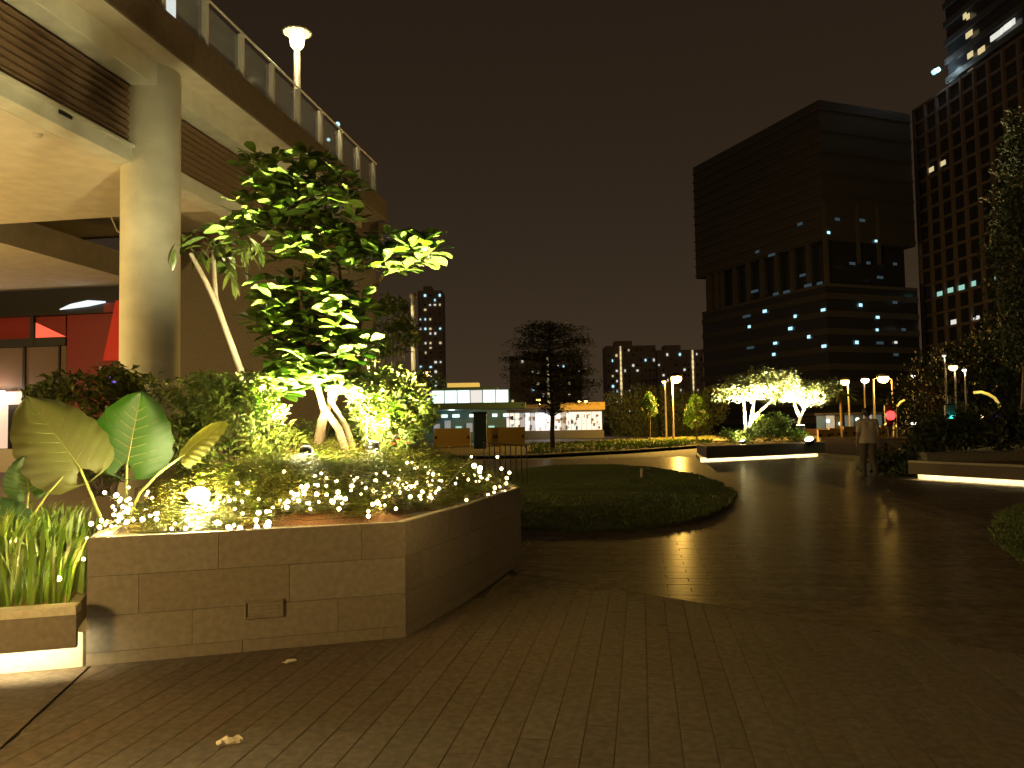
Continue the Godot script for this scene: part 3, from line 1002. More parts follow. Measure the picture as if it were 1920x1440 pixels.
	apartment("wide apartment block with a lit stair column, right of the dark umbrella tree", 1136, 1229, 648, 350.0, 12, 13, 0.2, 0.3)
	apartment("lower apartment block behind the tall street lamp, partly hidden by the office block", 1231, 1318, 656, 350.0, 11, 12, 0.17, 0.8)
	apartment("apartment block seen through the crown of the dark umbrella tree", 955, 1090, 668, 340.0, 14, 10, 0.14, 0.55)

func tower_window(t: Node3D, px: float, py: float, w: float, h: float, m: Material) -> void:
	var a := meets(px, py, t, 0, -0.2)
	var s := mb()
	if a.z < -0.3 and a.z > -41:
		box2(s, Vector3(-0.26, a.y - h / 2, a.z - w * 0.65), Vector3(-0.19, a.y + h / 2, a.z + w * 0.65))
	else:
		var b := meets(px, py, t, 2, 0.2)
		box2(s, Vector3(b.x - w / 2, b.y - h / 2, 0.205), Vector3(b.x + w / 2, b.y + h / 2, 0.26))
	obj("lit_window", s, m, t)

func apartment(label: String, x0: float, x1: float, top: float, d: float, nx: int, ny: int, lit: float, stair: float) -> void:
	var a := at(x0, top, d); var b := at(x1, top, d)
	var t := thing("apartment_block", label, "apartment block", Vector3((a.x + b.x) / 2, 0, -d))
	var w := b.x - a.x
	var h := (a.y + b.y) / 2
	var s := mb(); box2(s, Vector3(-w / 2, 0, -14), Vector3(w / 2, h, 0)); obj("wall", s, M.block_wall, t)
	s = mb(); box2(s, Vector3(-w * 0.3, h, -10), Vector3(w * 0.05, h + 2.4, -3)); obj("roof_tank", s, M.block_wall, t)
	for i in nx:
		for j in ny:
			var x := (i + 0.5) / nx * w - w / 2
			var y := h - 2.0 - j * (h - 6.0) / ny
			var m: Material = M.tower_glass
			var is_stair: bool = stair > 0.0 and i == int(stair * nx)
			var roll := rng.randf()
			if is_stair: m = M.warm_window
			elif roll < lit: m = [M.pale_window, M.warm_window, M.pale_window, M.cool_window][rng.randi() % 4]
			elif rng.randf() > 0.45: continue
			var ww := w / nx * rng.randf_range(0.1, 0.24)
			var wh := (h - 6.0) / ny * (0.8 if is_stair else rng.randf_range(0.14, 0.26))
			s = mb(); box2(s, Vector3(x - ww, y - wh, 0.01), Vector3(x + ww, y + wh, 0.2)); obj("window", s, m, t)

# ---------------------------------------------------------------- the planters in front
func soil_y(x: float, z: float) -> float:
	var d := edge_distance(planter, Vector2(x, z))
	return 0.765 + 0.43 * smoothstep(0.05, 1.8, d) + 0.05 * soil_noise.get_noise_2d(x, z)

func edge_distance(poly: PackedVector2Array, p: Vector2) -> float:
	var best := 1e9
	for k in poly.size():
		best = minf(best, p.distance_to(Geometry2D.get_closest_point_to_segment(p, poly[k], poly[(k + 1) % poly.size()])))
	return best

func make_planters() -> void:
	var s: SurfaceTool
	var t := thing("stone_planter", "large angular stone clad planter full of lit plants, foreground left", "planter")
	s = mb(); prism(s, grown(planter, -0.035), -0.02, 0.775); obj("core", s, M.stone_panel_warm, t)
	# cladding: courses of thin stone slabs, joints a few millimetres wide
	var courses := [0.0, 0.08, 0.305, 0.555, 0.8]
	var n := planter.size()
	for e in n:
		var a := planter[e]; var b := planter[(e + 1) % n]
		var l := a.distance_to(b)
		var d := (b - a) / l
		var yaw := -atan2(d.y, d.x)
		for c in 4:
			var x := 0.0
			var first: float = [0.93, 0.62, 0.3, 0.78][c]
			while x < l - 0.01:
				var w: float = minf(first if x == 0.0 else 0.93, l - x)
				if l - x - w < 0.12: w = l - x
				s = mb()
				var mid := a + d * (x + w / 2)
				cbox(s, Vector3(0, (courses[c] + courses[c + 1]) / 2, -0.017), Vector3(w - 0.002, courses[c + 1] - courses[c] - 0.002, 0.034), 0.001, Transform3D(Basis(Vector3.UP, yaw), Vector3(mid.x, 0, mid.y)))
				obj("stone_panel", s, M["stone_panel_" + ["plain", "warm", "grey"][rng.randi() % 3]], t)
				x += w
	# rim: flat stone behind the cladding
	for e in n:
		var a := planter[e]; var b := planter[(e + 1) % n]
		var d := (b - a).normalized()
		var inward := Vector2(-d.y, d.x)
		if not Geometry2D.is_point_in_polygon((a + b) / 2 + inward * 0.05, planter): inward = -inward
		s = mb()
		prism(s, PackedVector2Array([a + d * 0.03 + inward * 0.037, b - d * 0.03 + inward * 0.037, b - d * 0.06 + inward * 0.1, a + d * 0.06 + inward * 0.1]), 0.74, 0.795, 0.004)
		obj("rim_stone", s, M.pale_stone, t)
	# soil, heaped towards the middle
	s = mb(); s.set_smooth_group(1)
	var ring := grown(planter, -0.09)
	var dense := PackedVector2Array()
	for k in ring.size():
		for j in 8: dense.append(ring[k].lerp(ring[(k + 1) % ring.size()], j / 8.0))
	var mid := Vector2(-2.1, -9.2)
	for k in 16:
		for j in dense.size():
			var q := []
			for p in [mid.lerp(dense[j], k / 16.0), mid.lerp(dense[j], (k + 1) / 16.0), mid.lerp(dense[(j + 1) % dense.size()], (k + 1) / 16.0), mid.lerp(dense[(j + 1) % dense.size()], k / 16.0)]:
				q.append(Vector3(p.x, soil_y(p.x, p.y), p.y))
			if k > 0: tri(s, q[0], q[3], q[2])
			tri(s, q[0], q[2], q[1])
	obj("soil", s, M.soil, t)
	# unlit step light let into the front
	var a := planter[0]; var b := planter[1]
	var d := (b - a).normalized()
	var p := a.lerp(b, 0.53)
	var o := thing("step_light_cover", "small rectangular light cover plate in the planter's front wall", "wall plate", Vector3(p.x, 0.275, p.y), -atan2(d.y, d.x))
	s = mb()
	cbox(s, Vector3(0, 0.052, 0.006), Vector3(0.25, 0.014, 0.03), 0.003); cbox(s, Vector3(0, -0.052, 0.006), Vector3(0.25, 0.014, 0.03), 0.003)
	cbox(s, Vector3(-0.118, 0, 0.006), Vector3(0.014, 0.09, 0.03), 0.003); cbox(s, Vector3(0.118, 0, 0.006), Vector3(0.014, 0.09, 0.03), 0.003)
	obj("frame", s, M.stone_panel_warm, o)
	s = mb(); box(s, Vector3(0, 0, 0.004), Vector3(0.22, 0.088, 0.01)); obj("plate", s, M.stone_panel_grey, o)
	for k in 3:
		s = mb(); box(s, Vector3(0, -0.024 + k * 0.022, 0.012), Vector3(0.19, 0.005, 0.008)); obj("slot_cover", s, M.stone_panel_warm, o)
	# low planter on the left with light under its overhang
	bench("low_planter", "low stone planter with a lit recess under its overhang, left of the large planter", PackedVector2Array([Vector2(-2.63, -4.87), Vector2(-2.72, -5.16), Vector2(-3.42, -7.0), Vector2(-4.6, -9.4), Vector2(-8.5, -8.0), Vector2(-8.0, -3.3)]), 0.215, 0.43, 0.27, 1.2)

func bench(called: String, label: String, poly: PackedVector2Array, under: float, top: float, over: float, energy: float) -> Node3D:
	# a planter whose front edge (first and last point) overhangs a lit recess
	var t := thing(called, label, "planter")
	var s: SurfaceTool
	var a := poly[0]; var b := poly[poly.size() - 1]
	var d := (b - a).normalized()
	var inward := Vector2(-d.y, d.x)
	if not Geometry2D.is_point_in_polygon((a + b) / 2 + inward * 0.05, poly): inward = -inward
	var back := poly.duplicate()
	back[0] = a + inward * over + d * 0.02
	back[back.size() - 1] = b + inward * over
	s = mb(); prism(s, back, -0.02, under); obj("plinth", s, M.pale_stone, t)
	var l := a.distance_to(b)
	var face := mb()
	prism(face, PackedVector2Array([a, b, b + inward * 0.05, a + inward * 0.05]), under - 0.03, top - 0.05)
	obj("front_slab", face, M.stone_panel_warm, t)
	s = mb(); prism(s, grown(poly, -0.055), under + 0.002, top - 0.06); obj("body", s, M.stone_panel_plain, t)
	s = mb(); prism(s, PackedVector2Array([a - inward * 0.012, b - inward * 0.012, b + inward * 0.13, a + inward * 0.13]), top - 0.048, top, 0.006); obj("lip", s, M.pale_stone, t)
	s = mb(); prism(s, grown(poly, -0.12), top - 0.058, top - 0.035); obj("soil", s, M.soil, t)
	# light strip behind the lip of the overhang, turned to the plinth
	var p := a + inward * 0.075 + d * 0.04; var q := b + inward * 0.075
	s = mb()
	tube(s, [Vector3(p.x, under - 0.012, p.y), Vector3(q.x, under - 0.012, q.y)], [0.009, 0.009], 6)
	obj("light_strip", s, M.strip_glow, t)
	var p2 := p + inward * 0.015; var q2 := q + inward * 0.015
	strip_light("recess_light", Vector3(p2.x, under - 0.022, p2.y), Vector3(q2.x, under - 0.022, q2.y), Vector3(inward.x, -0.9, inward.y), 0.02, Color(1.0, 0.89, 0.5), energy * l, t)
	return t

# ---------------------------------------------------------------- planting in the foreground
func big_leaf(parent: Node3D, base: Vector3, tip: Vector3, width: float, face: Vector3, lobe: float, m: Material, droop: float) -> void:
	# an elephant ear: heart shaped, pleated between its side veins, with two lobes behind the stalk
	var ax := tip - base
	var l := ax.length()
	ax /= l
	var side := ax.cross(face).normalized()
	var nrm := side.cross(ax).normalized()
	var s := mb()
	var nt := 26; var nv := 7
	var pt := func(t: float, v: float, sg: float) -> Vector3:
		var w: float
		if t < 0.0: w = sqrt(maxf(0.0, 1.0 - (t / lobe) ** 2.0)) * 0.44
		elif t < 0.22: w = lerpf(0.44, 0.5, sin(t / 0.22 * PI / 2))
		else: w = 0.5 * pow(maxf(0.0, 1.0 - ((t - 0.22) / 0.78) ** 2.1), 0.72)
		w = w * width * (1.0 + 0.025 * sin(t * 31.0 + sg))
		var inner: float = 0.0 if t >= 0.0 else minf(w, width * 0.05 + width * 0.10 * (-t / lobe))
		var x := lerpf(inner, w, v)
		var y := 0.007 * sin((t * 8.0 - v * 2.2) * TAU) * v - droop * v * v * width - droop * 1.2 * t * t * l + 0.05 * width * (1.0 - absf(1.0 - v * 2.0))
		return base + ax * (t * l) + side * (sg * x) + nrm * y
	for sg in [-1.0, 1.0]:
		s.set_smooth_group(1 if sg > 0 else 2)
		for i in nt:
			var t0 := lerpf(-lobe, 1.0, float(i) / nt); var t1 := lerpf(-lobe, 1.0, float(i + 1) / nt)
			for j in nv:
				var v0 := float(j) / nv; var v1 := float(j + 1) / nv
				var a: Vector3 = pt.call(t0, v0, sg); var b: Vector3 = pt.call(t0, v1, sg); var c: Vector3 = pt.call(t1, v1, sg); var d: Vector3 = pt.call(t1, v0, sg)
				if sg > 0: quad(s, a, d, c, b)
				else: quad(s, a, b, c, d)
	var leaf := obj("leaf", s, m, parent)
	s = mb()
	var mid := []; var rad := []
	for k in 9:
		mid.append(pt.call(k / 8.0, 0.0, 1.0)); rad.append(lerpf(0.0085, 0.002, k / 8.0))
	tube(s, mid, rad, 6)
	obj("midrib", s, M.rib, leaf)
	s = mb()
	for sg in [-1.0, 1.0]:
		for k in 7:
			var vein := []; var vr := []
			for j in 6:
				var v := j / 5.0 * 0.95
				vein.append(pt.call(clampf(k * 0.125 + v * 0.27 - 0.02, -0.1, 0.97), v, sg)); vr.append(lerpf(0.004, 0.0012, j / 5.0))
			tube(s, vein, vr, 4)
	obj("side_vein", s, M.rib, leaf)

func stalk(parent: Node3D, pts: Array, r0: float, r1: float) -> void:
	var s := mb()
	var r := []
	for k in pts.size(): r.append(lerpf(r0, r1, float(k) / (pts.size() - 1)))
	tube(s, pts, r, 7)
	obj("stalk", s, M.stalk, parent)

func tint(lo: float, hi: float, warm := 0.0) -> Color:
	var b := rng.randf_range(lo, hi)
	var w := rng.randf_range(-0.15, 0.2) + warm
	return Color(b * (1.0 + w), b, b * (1.0 - w * 0.5))

func in_ball() -> Vector3:
	while true:
		var p := Vector3(rng.randf_range(-1, 1), rng.randf_range(-1, 1), rng.randf_range(-1, 1))
		if p.length() <= 1.0: return p
	return Vector3.ZERO

func shrub(called: String, label: String, blobs: Array, root: Vector3, m: Mesh, leaf: Material, lo: float, hi: float, bark: Material, warm := 0.0) -> Node3D:
	# blobs: [centre, radii, count]; stems run from the root to the blobs
	var t := thing(called, label, "shrub")
	var spots := []; var tints := []
	for b in blobs:
		for k in b[2]:
			var q := in_ball()
			q = q * lerpf(1.0, 0.75 / maxf(q.length(), 0.4), 0.5)
			var p: Vector3 = b[0] + q * b[1]
			spots.append(Transform3D(Basis.from_euler(Vector3(rng.randf_range(-0.7, 0.7), rng.randf() * TAU, rng.randf_range(-0.7, 0.7))).scaled(Vector3.ONE * rng.randf_range(0.7, 1.35)), p))
			tints.append(tint(lo, hi, warm))
		for k in 5:
			var s := mb()
			var q: Vector3 = b[0] + in_ball() * b[1] * 0.8
			var foot := root + Vector3(rng.randf_range(-0.1, 0.1), 0, rng.randf_range(-0.1, 0.1))
			tube(s, [foot, foot.lerp(q, 0.5) + in_ball() * 0.08, q], [0.012, 0.009, 0.004], 5)
			obj("stem", s, bark, t)
	scatter("foliage", m, leaf, spots, tints, t)
	return t

func make_planting() -> void:
	var s: SurfaceTool
	# elephant ears
	var ear := thing("elephant_ear_plant", "elephant ear plant with big heart shaped leaves on long stalks, left edge", "plant")
	var view := func(p: Vector3) -> Vector3: return (cam.position - p).normalized()
	var specs := [
		[151, 880, 50, 738, 5.9, 0.62, 0.17, M.ear_leaf_under, 0.08, Vector3(0.35, 0.1, 0)],
		[238, 872, 262, 736, 6.3, 0.62, 0.2, M.ear_leaf, 0.06, Vector3(-0.15, 0.5, 0)],
		[54, 922, 46, 856, 5.8, 0.3, 0.3, M.ear_leaf, 0.05, Vector3(0.1, 0.4, 0)],
		[346, 852, 408, 784, 6.0, 0.3, 0.16, M.ear_leaf_under, 0.12, Vector3(-0.9, 1.6, 0.8)],
		[28, 985, -60, 930, 5.6, 0.4, 0.2, M.ear_leaf, 0.1, Vector3(0.2, 0.9, 0)],
	]
	for q in specs:
		var b := at(q[0], q[1], q[4]); var e := at(q[2], q[3], q[4] - 0.08)
		big_leaf(ear, b, e, q[5], view.call(b) + q[9], q[6], q[7], q[8])
	stalk(ear, [at(205, 1010, 5.9), at(185, 962, 5.9), at(168, 920, 5.9), at(151, 880, 5.9)], 0.016, 0.009)
	stalk(ear, [at(235, 990, 6.2), at(236, 940, 6.3), at(237, 905, 6.32), at(238, 872, 6.32)], 0.016, 0.009)
	stalk(ear, [at(52, 1030, 5.8), at(46, 990, 5.8), at(50, 955, 5.8), at(54, 922, 5.81)], 0.013, 0.007)
	stalk(ear, [at(235, 985, 6.0), at(262, 925, 6.0), at(300, 885, 6.0), at(346, 852, 6.0)], 0.014, 0.008)
	stalk(ear, [at(48, 1010, 5.7), at(60, 968, 5.7), at(90, 925, 5.75), at(118, 893, 5.8)], 0.011, 0.006)
	# straplike grass in the low planter
	var spots := []; var tints := []
	for k in 120:
		var p := Vector3(rng.randf_range(-4.3, -2.78), 0.38, rng.randf_range(-6.6, -5.0))
		if p.x < -3.0 and p.z > -5.0 + (p.x + 2.7) * -0.25 - 0.05: p.z -= 0.3
		if p.x > -2.8 - (-p.z - 5.12) * 0.42: continue
		spots.append(Transform3D(Basis(Vector3.UP, rng.randf() * TAU).scaled(Vector3(1, rng.randf_range(0.75, 1.15), 1)), p))
		tints.append(tint(0.8, 1.3))
	var g := scatter("strap_grass", blades_mesh(16, 0.52, 0.026, 0.12, 0.3, 9), M.strap_leaf, spots, tints, self)
	tag(g, "upright strap leaved grass lit yellow green in the low planter, bottom left", "grass", "", "stuff")
	# ground cover over the soil
	spots = []; tints = []
	var clear := [at(575, 840, 7.35), at(585, 830, 7.75), at(700, 830, 8.0), at(640, 835, 9.8)]
	for k in 13000:
		var p := Vector2(rng.randf_range(-4.6, 0.1), rng.randf_range(-12.4, -5.1))
		if not Geometry2D.is_point_in_polygon(p, planter): continue
		var d := edge_distance(planter, p)
		var near_lamp := false
		for c in clear: if p.distance_to(Vector2(c.x, c.z)) < 0.34: near_lamp = true
		if near_lamp: continue
		var clump := soil_noise.get_noise_2d(p.x * 2.2 + 40, p.y * 2.2)
		if d < 0.22 + 0.16 * clump + (0.2 if p.y > -6.6 and p.x > -1.9 else 0.0): continue
		if p.y > -10.5 and rng.randf() > 0.95: continue
		if p.y < -9.8 and rng.randf() > 0.4: continue
		var sc := rng.randf_range(0.7, 1.3) * (0.85 + 0.5 * clump) * clampf(0.7 + d * 1.1, 0.7, 1.6)
		spots.append(Transform3D(Basis(Vector3.UP, rng.randf() * TAU).scaled(Vector3(sc, sc * 1.05, sc)), Vector3(p.x, soil_y(p.x, p.y) - 0.01, p.y)))
		tints.append(tint(0.65, 1.25, 0.08))
	g = scatter("ground_cover", cover_mesh(), M.cover_leaf, spots, tints, self)
	tag(g, "dense fine leaved ground cover spreading over the stone planter", "ground cover", "", "stuff")
	# shrubs
	var sm := sprig_mesh(11, 0.085, 0.034, 0.075, 21)
	var sm2 := sprig_mesh(9, 0.11, 0.045, 0.08, 22)
	shrub("red_green_shrub", "dark reddish green shrub behind the elephant ear leaves, left of the column", [[at(175, 765, 7.6), Vector3(0.55, 0.36, 0.4), 95], [at(105, 750, 7.4), Vector3(0.3, 0.2, 0.3), 26], [at(225, 735, 7.6), Vector3(0.3, 0.22, 0.3), 26], [at(275, 735, 7.4), Vector3(0.26, 0.2, 0.25), 16], [at(190, 850, 7.4), Vector3(0.5, 0.3, 0.3), 60]], at(190, 930, 7.6), sm2, M.small_leaf, 0.35, 0.75, M.dark_bark, 0.15)
	shrub("leafy_shrub", "bushy shrub with small leaves lit from the right, between column and tree", [[at(440, 790, 7.6), Vector3(0.5, 0.42, 0.45), 170], [at(390, 745, 7.8), Vector3(0.34, 0.26, 0.3), 60], [at(470, 735, 7.9), Vector3(0.26, 0.2, 0.3), 44], [at(360, 830, 7.4), Vector3(0.4, 0.28, 0.3), 80]], at(440, 880, 7.7), sm, M.small_leaf, 0.7, 1.2, M.bark)
	shrub("bright_shrub", "brightly lit shrub of small pale leaves on the right of the tree", [[at(740, 735, 8.6), Vector3(0.38, 0.32, 0.35), 120], [at(770, 775, 8.6), Vector3(0.34, 0.26, 0.3), 80], [at(700, 770, 8.3), Vector3(0.28, 0.26, 0.3), 60], [at(800, 720, 8.8), Vector3(0.16, 0.14, 0.2), 16], [at(740, 820, 8.4), Vector3(0.42, 0.14, 0.3), 50]], at(715, 850, 8.5), sm, M.small_leaf, 0.85, 1.4, M.pale_bark)
	shrub("low_shrub", "low shrub around the foot of the tree stems in the planter", [[at(600, 825, 9.2), Vector3(0.6, 0.2, 0.3), 70], [at(520, 825, 8.0), Vector3(0.25, 0.16, 0.25), 40], [at(655, 800, 9.3), Vector3(0.4, 0.26, 0.3), 50]], at(590, 855, 8.5), sm, M.small_leaf, 0.6, 1.1, M.bark)
	shrub("twiggy_shrub", "tall twiggy shrub of pale thin leaves right of the tree crown", [[at(735, 590, 9.3), Vector3(0.22, 0.2, 0.25), 26], [at(750, 635, 9.3), Vector3(0.24, 0.2, 0.25), 30], [at(700, 655, 9.2), Vector3(0.2, 0.16, 0.2), 18]], at(720, 850, 9.2), sm2, M.small_leaf, 0.6, 1.0, M.pale_bark, 0.15)
	make_tree()
	# small tree with two pale stems against the wall
	var ft := thing("pale_stem_tree", "small tree with slim pale leaning stems against the podium wall, right of the column", "tree")
	s = mb(); tube(s, [at(470, 760, 11.5), at(452, 695, 11.5), at(432, 640, 11.5), at(408, 575, 11.5), at(385, 525, 11.5), at(358, 476, 11.5)], [0.05, 0.047, 0.043, 0.04, 0.035, 0.03], 8); obj("trunk", s, M.pale_bark, ft)
	s = mb(); tube(s, [at(420, 606, 11.5), at(405, 560, 11.6), at(402, 515, 11.7), at(400, 470, 11.8)], [0.036, 0.033, 0.03, 0.026], 8); obj("limb", s, M.pale_bark, ft)
	spots = []; tints = []
	for b in [[at(400, 455, 11.8), Vector3(0.55, 0.2, 0.5), 34], [at(455, 460, 11.8), Vector3(0.42, 0.25, 0.4), 30], [at(345, 465, 11.6), Vector3(0.16, 0.1, 0.3), 5], [at(440, 500, 11.8), Vector3(0.3, 0.16, 0.3), 8]]:
		for k in b[2]:
			var d := Vector3(rng.randf_range(-1, 1), rng.randf_range(-1.1, 0.5), rng.randf_range(-1, 1))
			spots.append(Transform3D(between(Vector3.ZERO, d, rng.randf_range(-0.6, 0.6)), b[0] + in_ball() * b[1]))
			tints.append(tint(0.5, 0.9, 0.1))
	scatter("crown", leaf_mesh(0.34, 0.085, 0.5, 0.15, 0.3), M.tree_leaf, spots, tints, ft)
	var post := thing("slim_post", "slim pale post standing behind the bright shrub", "post", at(776, 840, 10.8))
	s = mb(); var pt := at(775, 558, 10.8) - post.position; tube(s, [Vector3.ZERO, pt * 0.5, pt], [0.036, 0.034, 0.032], 10); obj("shaft", s, M.pale_bark, post)
	s = mb(); lathe(s, [Vector2(0, 0), Vector2(0.045, 0), Vector2(0.045, 0.05), Vector2(0, 0.06)], 12, Transform3D(Basis(), pt)); obj("cap", s, M.lamp_pole, post)
	# red flowers
	for q in [[748, 826, 8.1], [765, 832, 8.0], [737, 834, 7.9]]:
		var f := thing("red_flower", "small red blossom in the ground cover below the bright shrub, %s" % ["middle of three" if q[0] == 748 else ("rightmost of three" if q[0] == 765 else "leftmost of three")], "flower", at(q[0], q[1], q[2]), 0.0, "red blossoms below the bright shrub")
		flower(f)
	var rf := thing("red_flower", "red blossom behind the stalk of the yellowish elephant ear leaf", "flower", at(136, 862, 6.25))
	flower(rf)
	rf.scale = Vector3.ONE * 1.3
	make_lights()

func flower(f: Node3D) -> void:
	for k in 6:
		put("petal", leaf_mesh(0.05, 0.03, 0.6, 0.2, 0.2, 3), M.red_petal, f, Transform3D(Basis(Vector3.UP, TAU * k / 6.0) * Basis(Vector3.RIGHT, 0.5), Vector3.ZERO))

func cover_mesh() -> ArrayMesh:
	# an arching ferny sprig: several thin fronds with short side leaflets
	var r := RandomNumberGenerator.new()
	r.seed = 77
	var s := mb()
	for k in 7:
		var a := r.randf() * TAU
		var d := Vector3(cos(a), 0, sin(a))
		var side := Vector3(-d.z, 0, d.x)
		var l := r.randf_range(0.13, 0.26)
		var lift := r.randf_range(0.5, 1.3)
		for j in 5:
			var t := (j + 0.5) / 5.0
			var p := d * l * t + Vector3.UP * l * (lift * t - 0.7 * t * t)
			for sg in [-1.0, 1.0]:
				var e: Vector3 = p + side * sg * 0.042 * (1.2 - t) + d * 0.018 + Vector3.UP * 0.006
				tri(s, p - d * 0.006, e, p + d * 0.011)
		tri(s, d * l * 0.9 + Vector3.UP * l * (lift - 0.7) * 0.9 - side * 0.006, d * l * 1.15 + Vector3.UP * l * (lift - 0.75), d * l * 0.9 + Vector3.UP * l * (lift - 0.7) * 0.9 + side * 0.006)
	s.generate_normals()
	return s.commit()

func make_tree() -> void:
	var t := thing("broad_leaf_tree", "multi stemmed tree with large glossy leaves lit from below, in the stone planter", "tree")
	var s: SurfaceTool
	var d := 8.3
	for st in [
		[[585, 860, 0.0], [604, 790, 0.0], [628, 735, 0.05], [655, 680, 0.1], [650, 600, 0.1], [610, 500, 0.1], [570, 410, 0.1], [550, 340, 0.1], 0.055],
		[[660, 862, -0.15], [635, 805, -0.15], [606, 762, -0.1], [585, 690, -0.1], [572, 610, -0.1], [560, 540, -0.1], [575, 480, -0.1], 0.045],
		[[676, 860, 0.1], [648, 800, 0.0], [622, 755, 0.0], [640, 700, 0.15], [665, 640, 0.2], [690, 560, 0.2], [735, 490, 0.1], [790, 470, 0.1], 0.04],
		[[600, 860, 0.2], [612, 800, 0.25], [598, 740, 0.3], [560, 660, 0.3], [520, 600, 0.2], 0.035],
		[[690, 858, 0.2], [684, 790, 0.25], [672, 720, 0.3], [676, 640, 0.3], [640, 540, 0.3], [630, 440, 0.2], 0.04]]:
		var r0: float = st.pop_back()
		var pts := []; var rad := []
		for k in st.size():
			pts.append(at(st[k][0], st[k][1], d + st[k][2])); rad.append(r0 * lerpf(1.0, 0.3, float(k) / (st.size() - 1)))
		pts[0].y = minf(pts[0].y, 1.0)
		s = mb(); tube(s, pts, rad, 9); obj("trunk", s, M.bark, t)
	var leaves := []
	var l0 := leaf_mesh(0.2, 0.105, 0.66, 0.18, 0.12); var l1 := leaf_mesh(0.22, 0.12, 0.62, 0.1, 0.28); var l2 := leaf_mesh(0.17, 0.085, 0.66, 0.3, 0.05)
	var lm := [l0, l1, l2]
	# [x, y, rx, ry, rosettes, size]
	for b in [[545, 325, 105, 48, 22, 0.82], [520, 375, 105, 50, 22, 0.82], [610, 365, 75, 62, 22, 0.82], [470, 300, 20, 18, 2, 1.0], [450, 420, 45, 32, 6, 1.0], [535, 420, 75, 38, 13, 0.85], [620, 430, 60, 40, 13, 0.85], [585, 480, 80, 36, 16, 0.9], [680, 480, 45, 40, 12, 0.88], [745, 475, 60, 42, 18, 0.88], [800, 485, 25, 24, 3, 1.05], [785, 448, 28, 14, 3, 1.0], [560, 545, 85, 40, 26, 0.95], [640, 560, 60, 50, 14, 0.95], [515, 595, 48, 40, 16, 1.0], [600, 620, 85, 45, 30, 0.95], [540, 660, 50, 38, 16, 1.0], [650, 650, 50, 40, 14, 0.95], [600, 695, 70, 34, 14, 0.95], [525, 715, 40, 28, 9, 0.95], [640, 720, 50, 28, 8, 0.9], [565, 700, 60, 30, 11, 1.0]]:
		for k in int(b[4] * 1.7):
			var q := in_ball()
			var c := at(b[0] + q.x * b[2], b[1] + q.y * b[3], d + q.z * 0.6)
			var n := 5 + rng.randi() % 3
			var a0 := rng.randf() * TAU
			for j in n:
				var a := a0 + TAU * j / n + rng.randf_range(-0.3, 0.3)
				var up := rng.randf_range(-0.25, 0.75)
				var dir := Vector3(cos(a), up, sin(a)).normalized()
				leaves.append([c.z + dir.z * 0.1, rng.randi() % 3, Transform3D(between(Vector3.ZERO, dir, rng.randf_range(-0.5, 0.5)).scaled(Vector3.ONE * b[5] * rng.randf_range(0.75, 1.15)), c + dir * 0.02), rng.randi() % 3])
			s = mb()
			var hub := at(b[0], b[1] + b[3] * 0.5, d + 0.05)
			if k < 3:
				tube(s, [hub, hub.lerp(c, 0.5) + Vector3(0, -0.02, 0), c], [0.012, 0.009, 0.006], 5)
				obj("twig", s, M.bark, t)
	leaves.sort_custom(func(a, b): return a[0] > b[0])
	var mats := [M.tree_leaf, M.tree_leaf, M.tree_leaf]
	for k in 2:
		var c: StandardMaterial3D = M.tree_leaf.duplicate()
		c.albedo_color = [Color(0.115, 0.155, 0.03), Color(0.065, 0.115, 0.022)][k].linear_to_srgb()
		mats[k + 1] = c
	var rest := []; var tints := []
	for k in leaves.size():
		if k < 298: put("leaf", lm[leaves[k][1]], mats[leaves[k][3]], t, leaves[k][2])
		else:
			rest.append(leaves[k][2]); tints.append(tint(0.75, 1.3))
	scatter("inner_leaves", leaf_mesh(0.2, 0.105, 0.64, 0.18, 0.15), M.tree_leaf, rest, tints, t)

func on_cover(px: float, py: float) -> Vector3:
	var d := 4.95
	while d < 12.0:
		var p := at(px, py, d)
		if Geometry2D.is_point_in_polygon(Vector2(p.x, p.z), planter) and p.y < soil_y(p.x, p.z) + 0.1 * minf(1.0, edge_distance(planter, Vector2(p.x, p.z)) * 3.0): return p
		d += 0.02
	return at(px, py, 5.4)

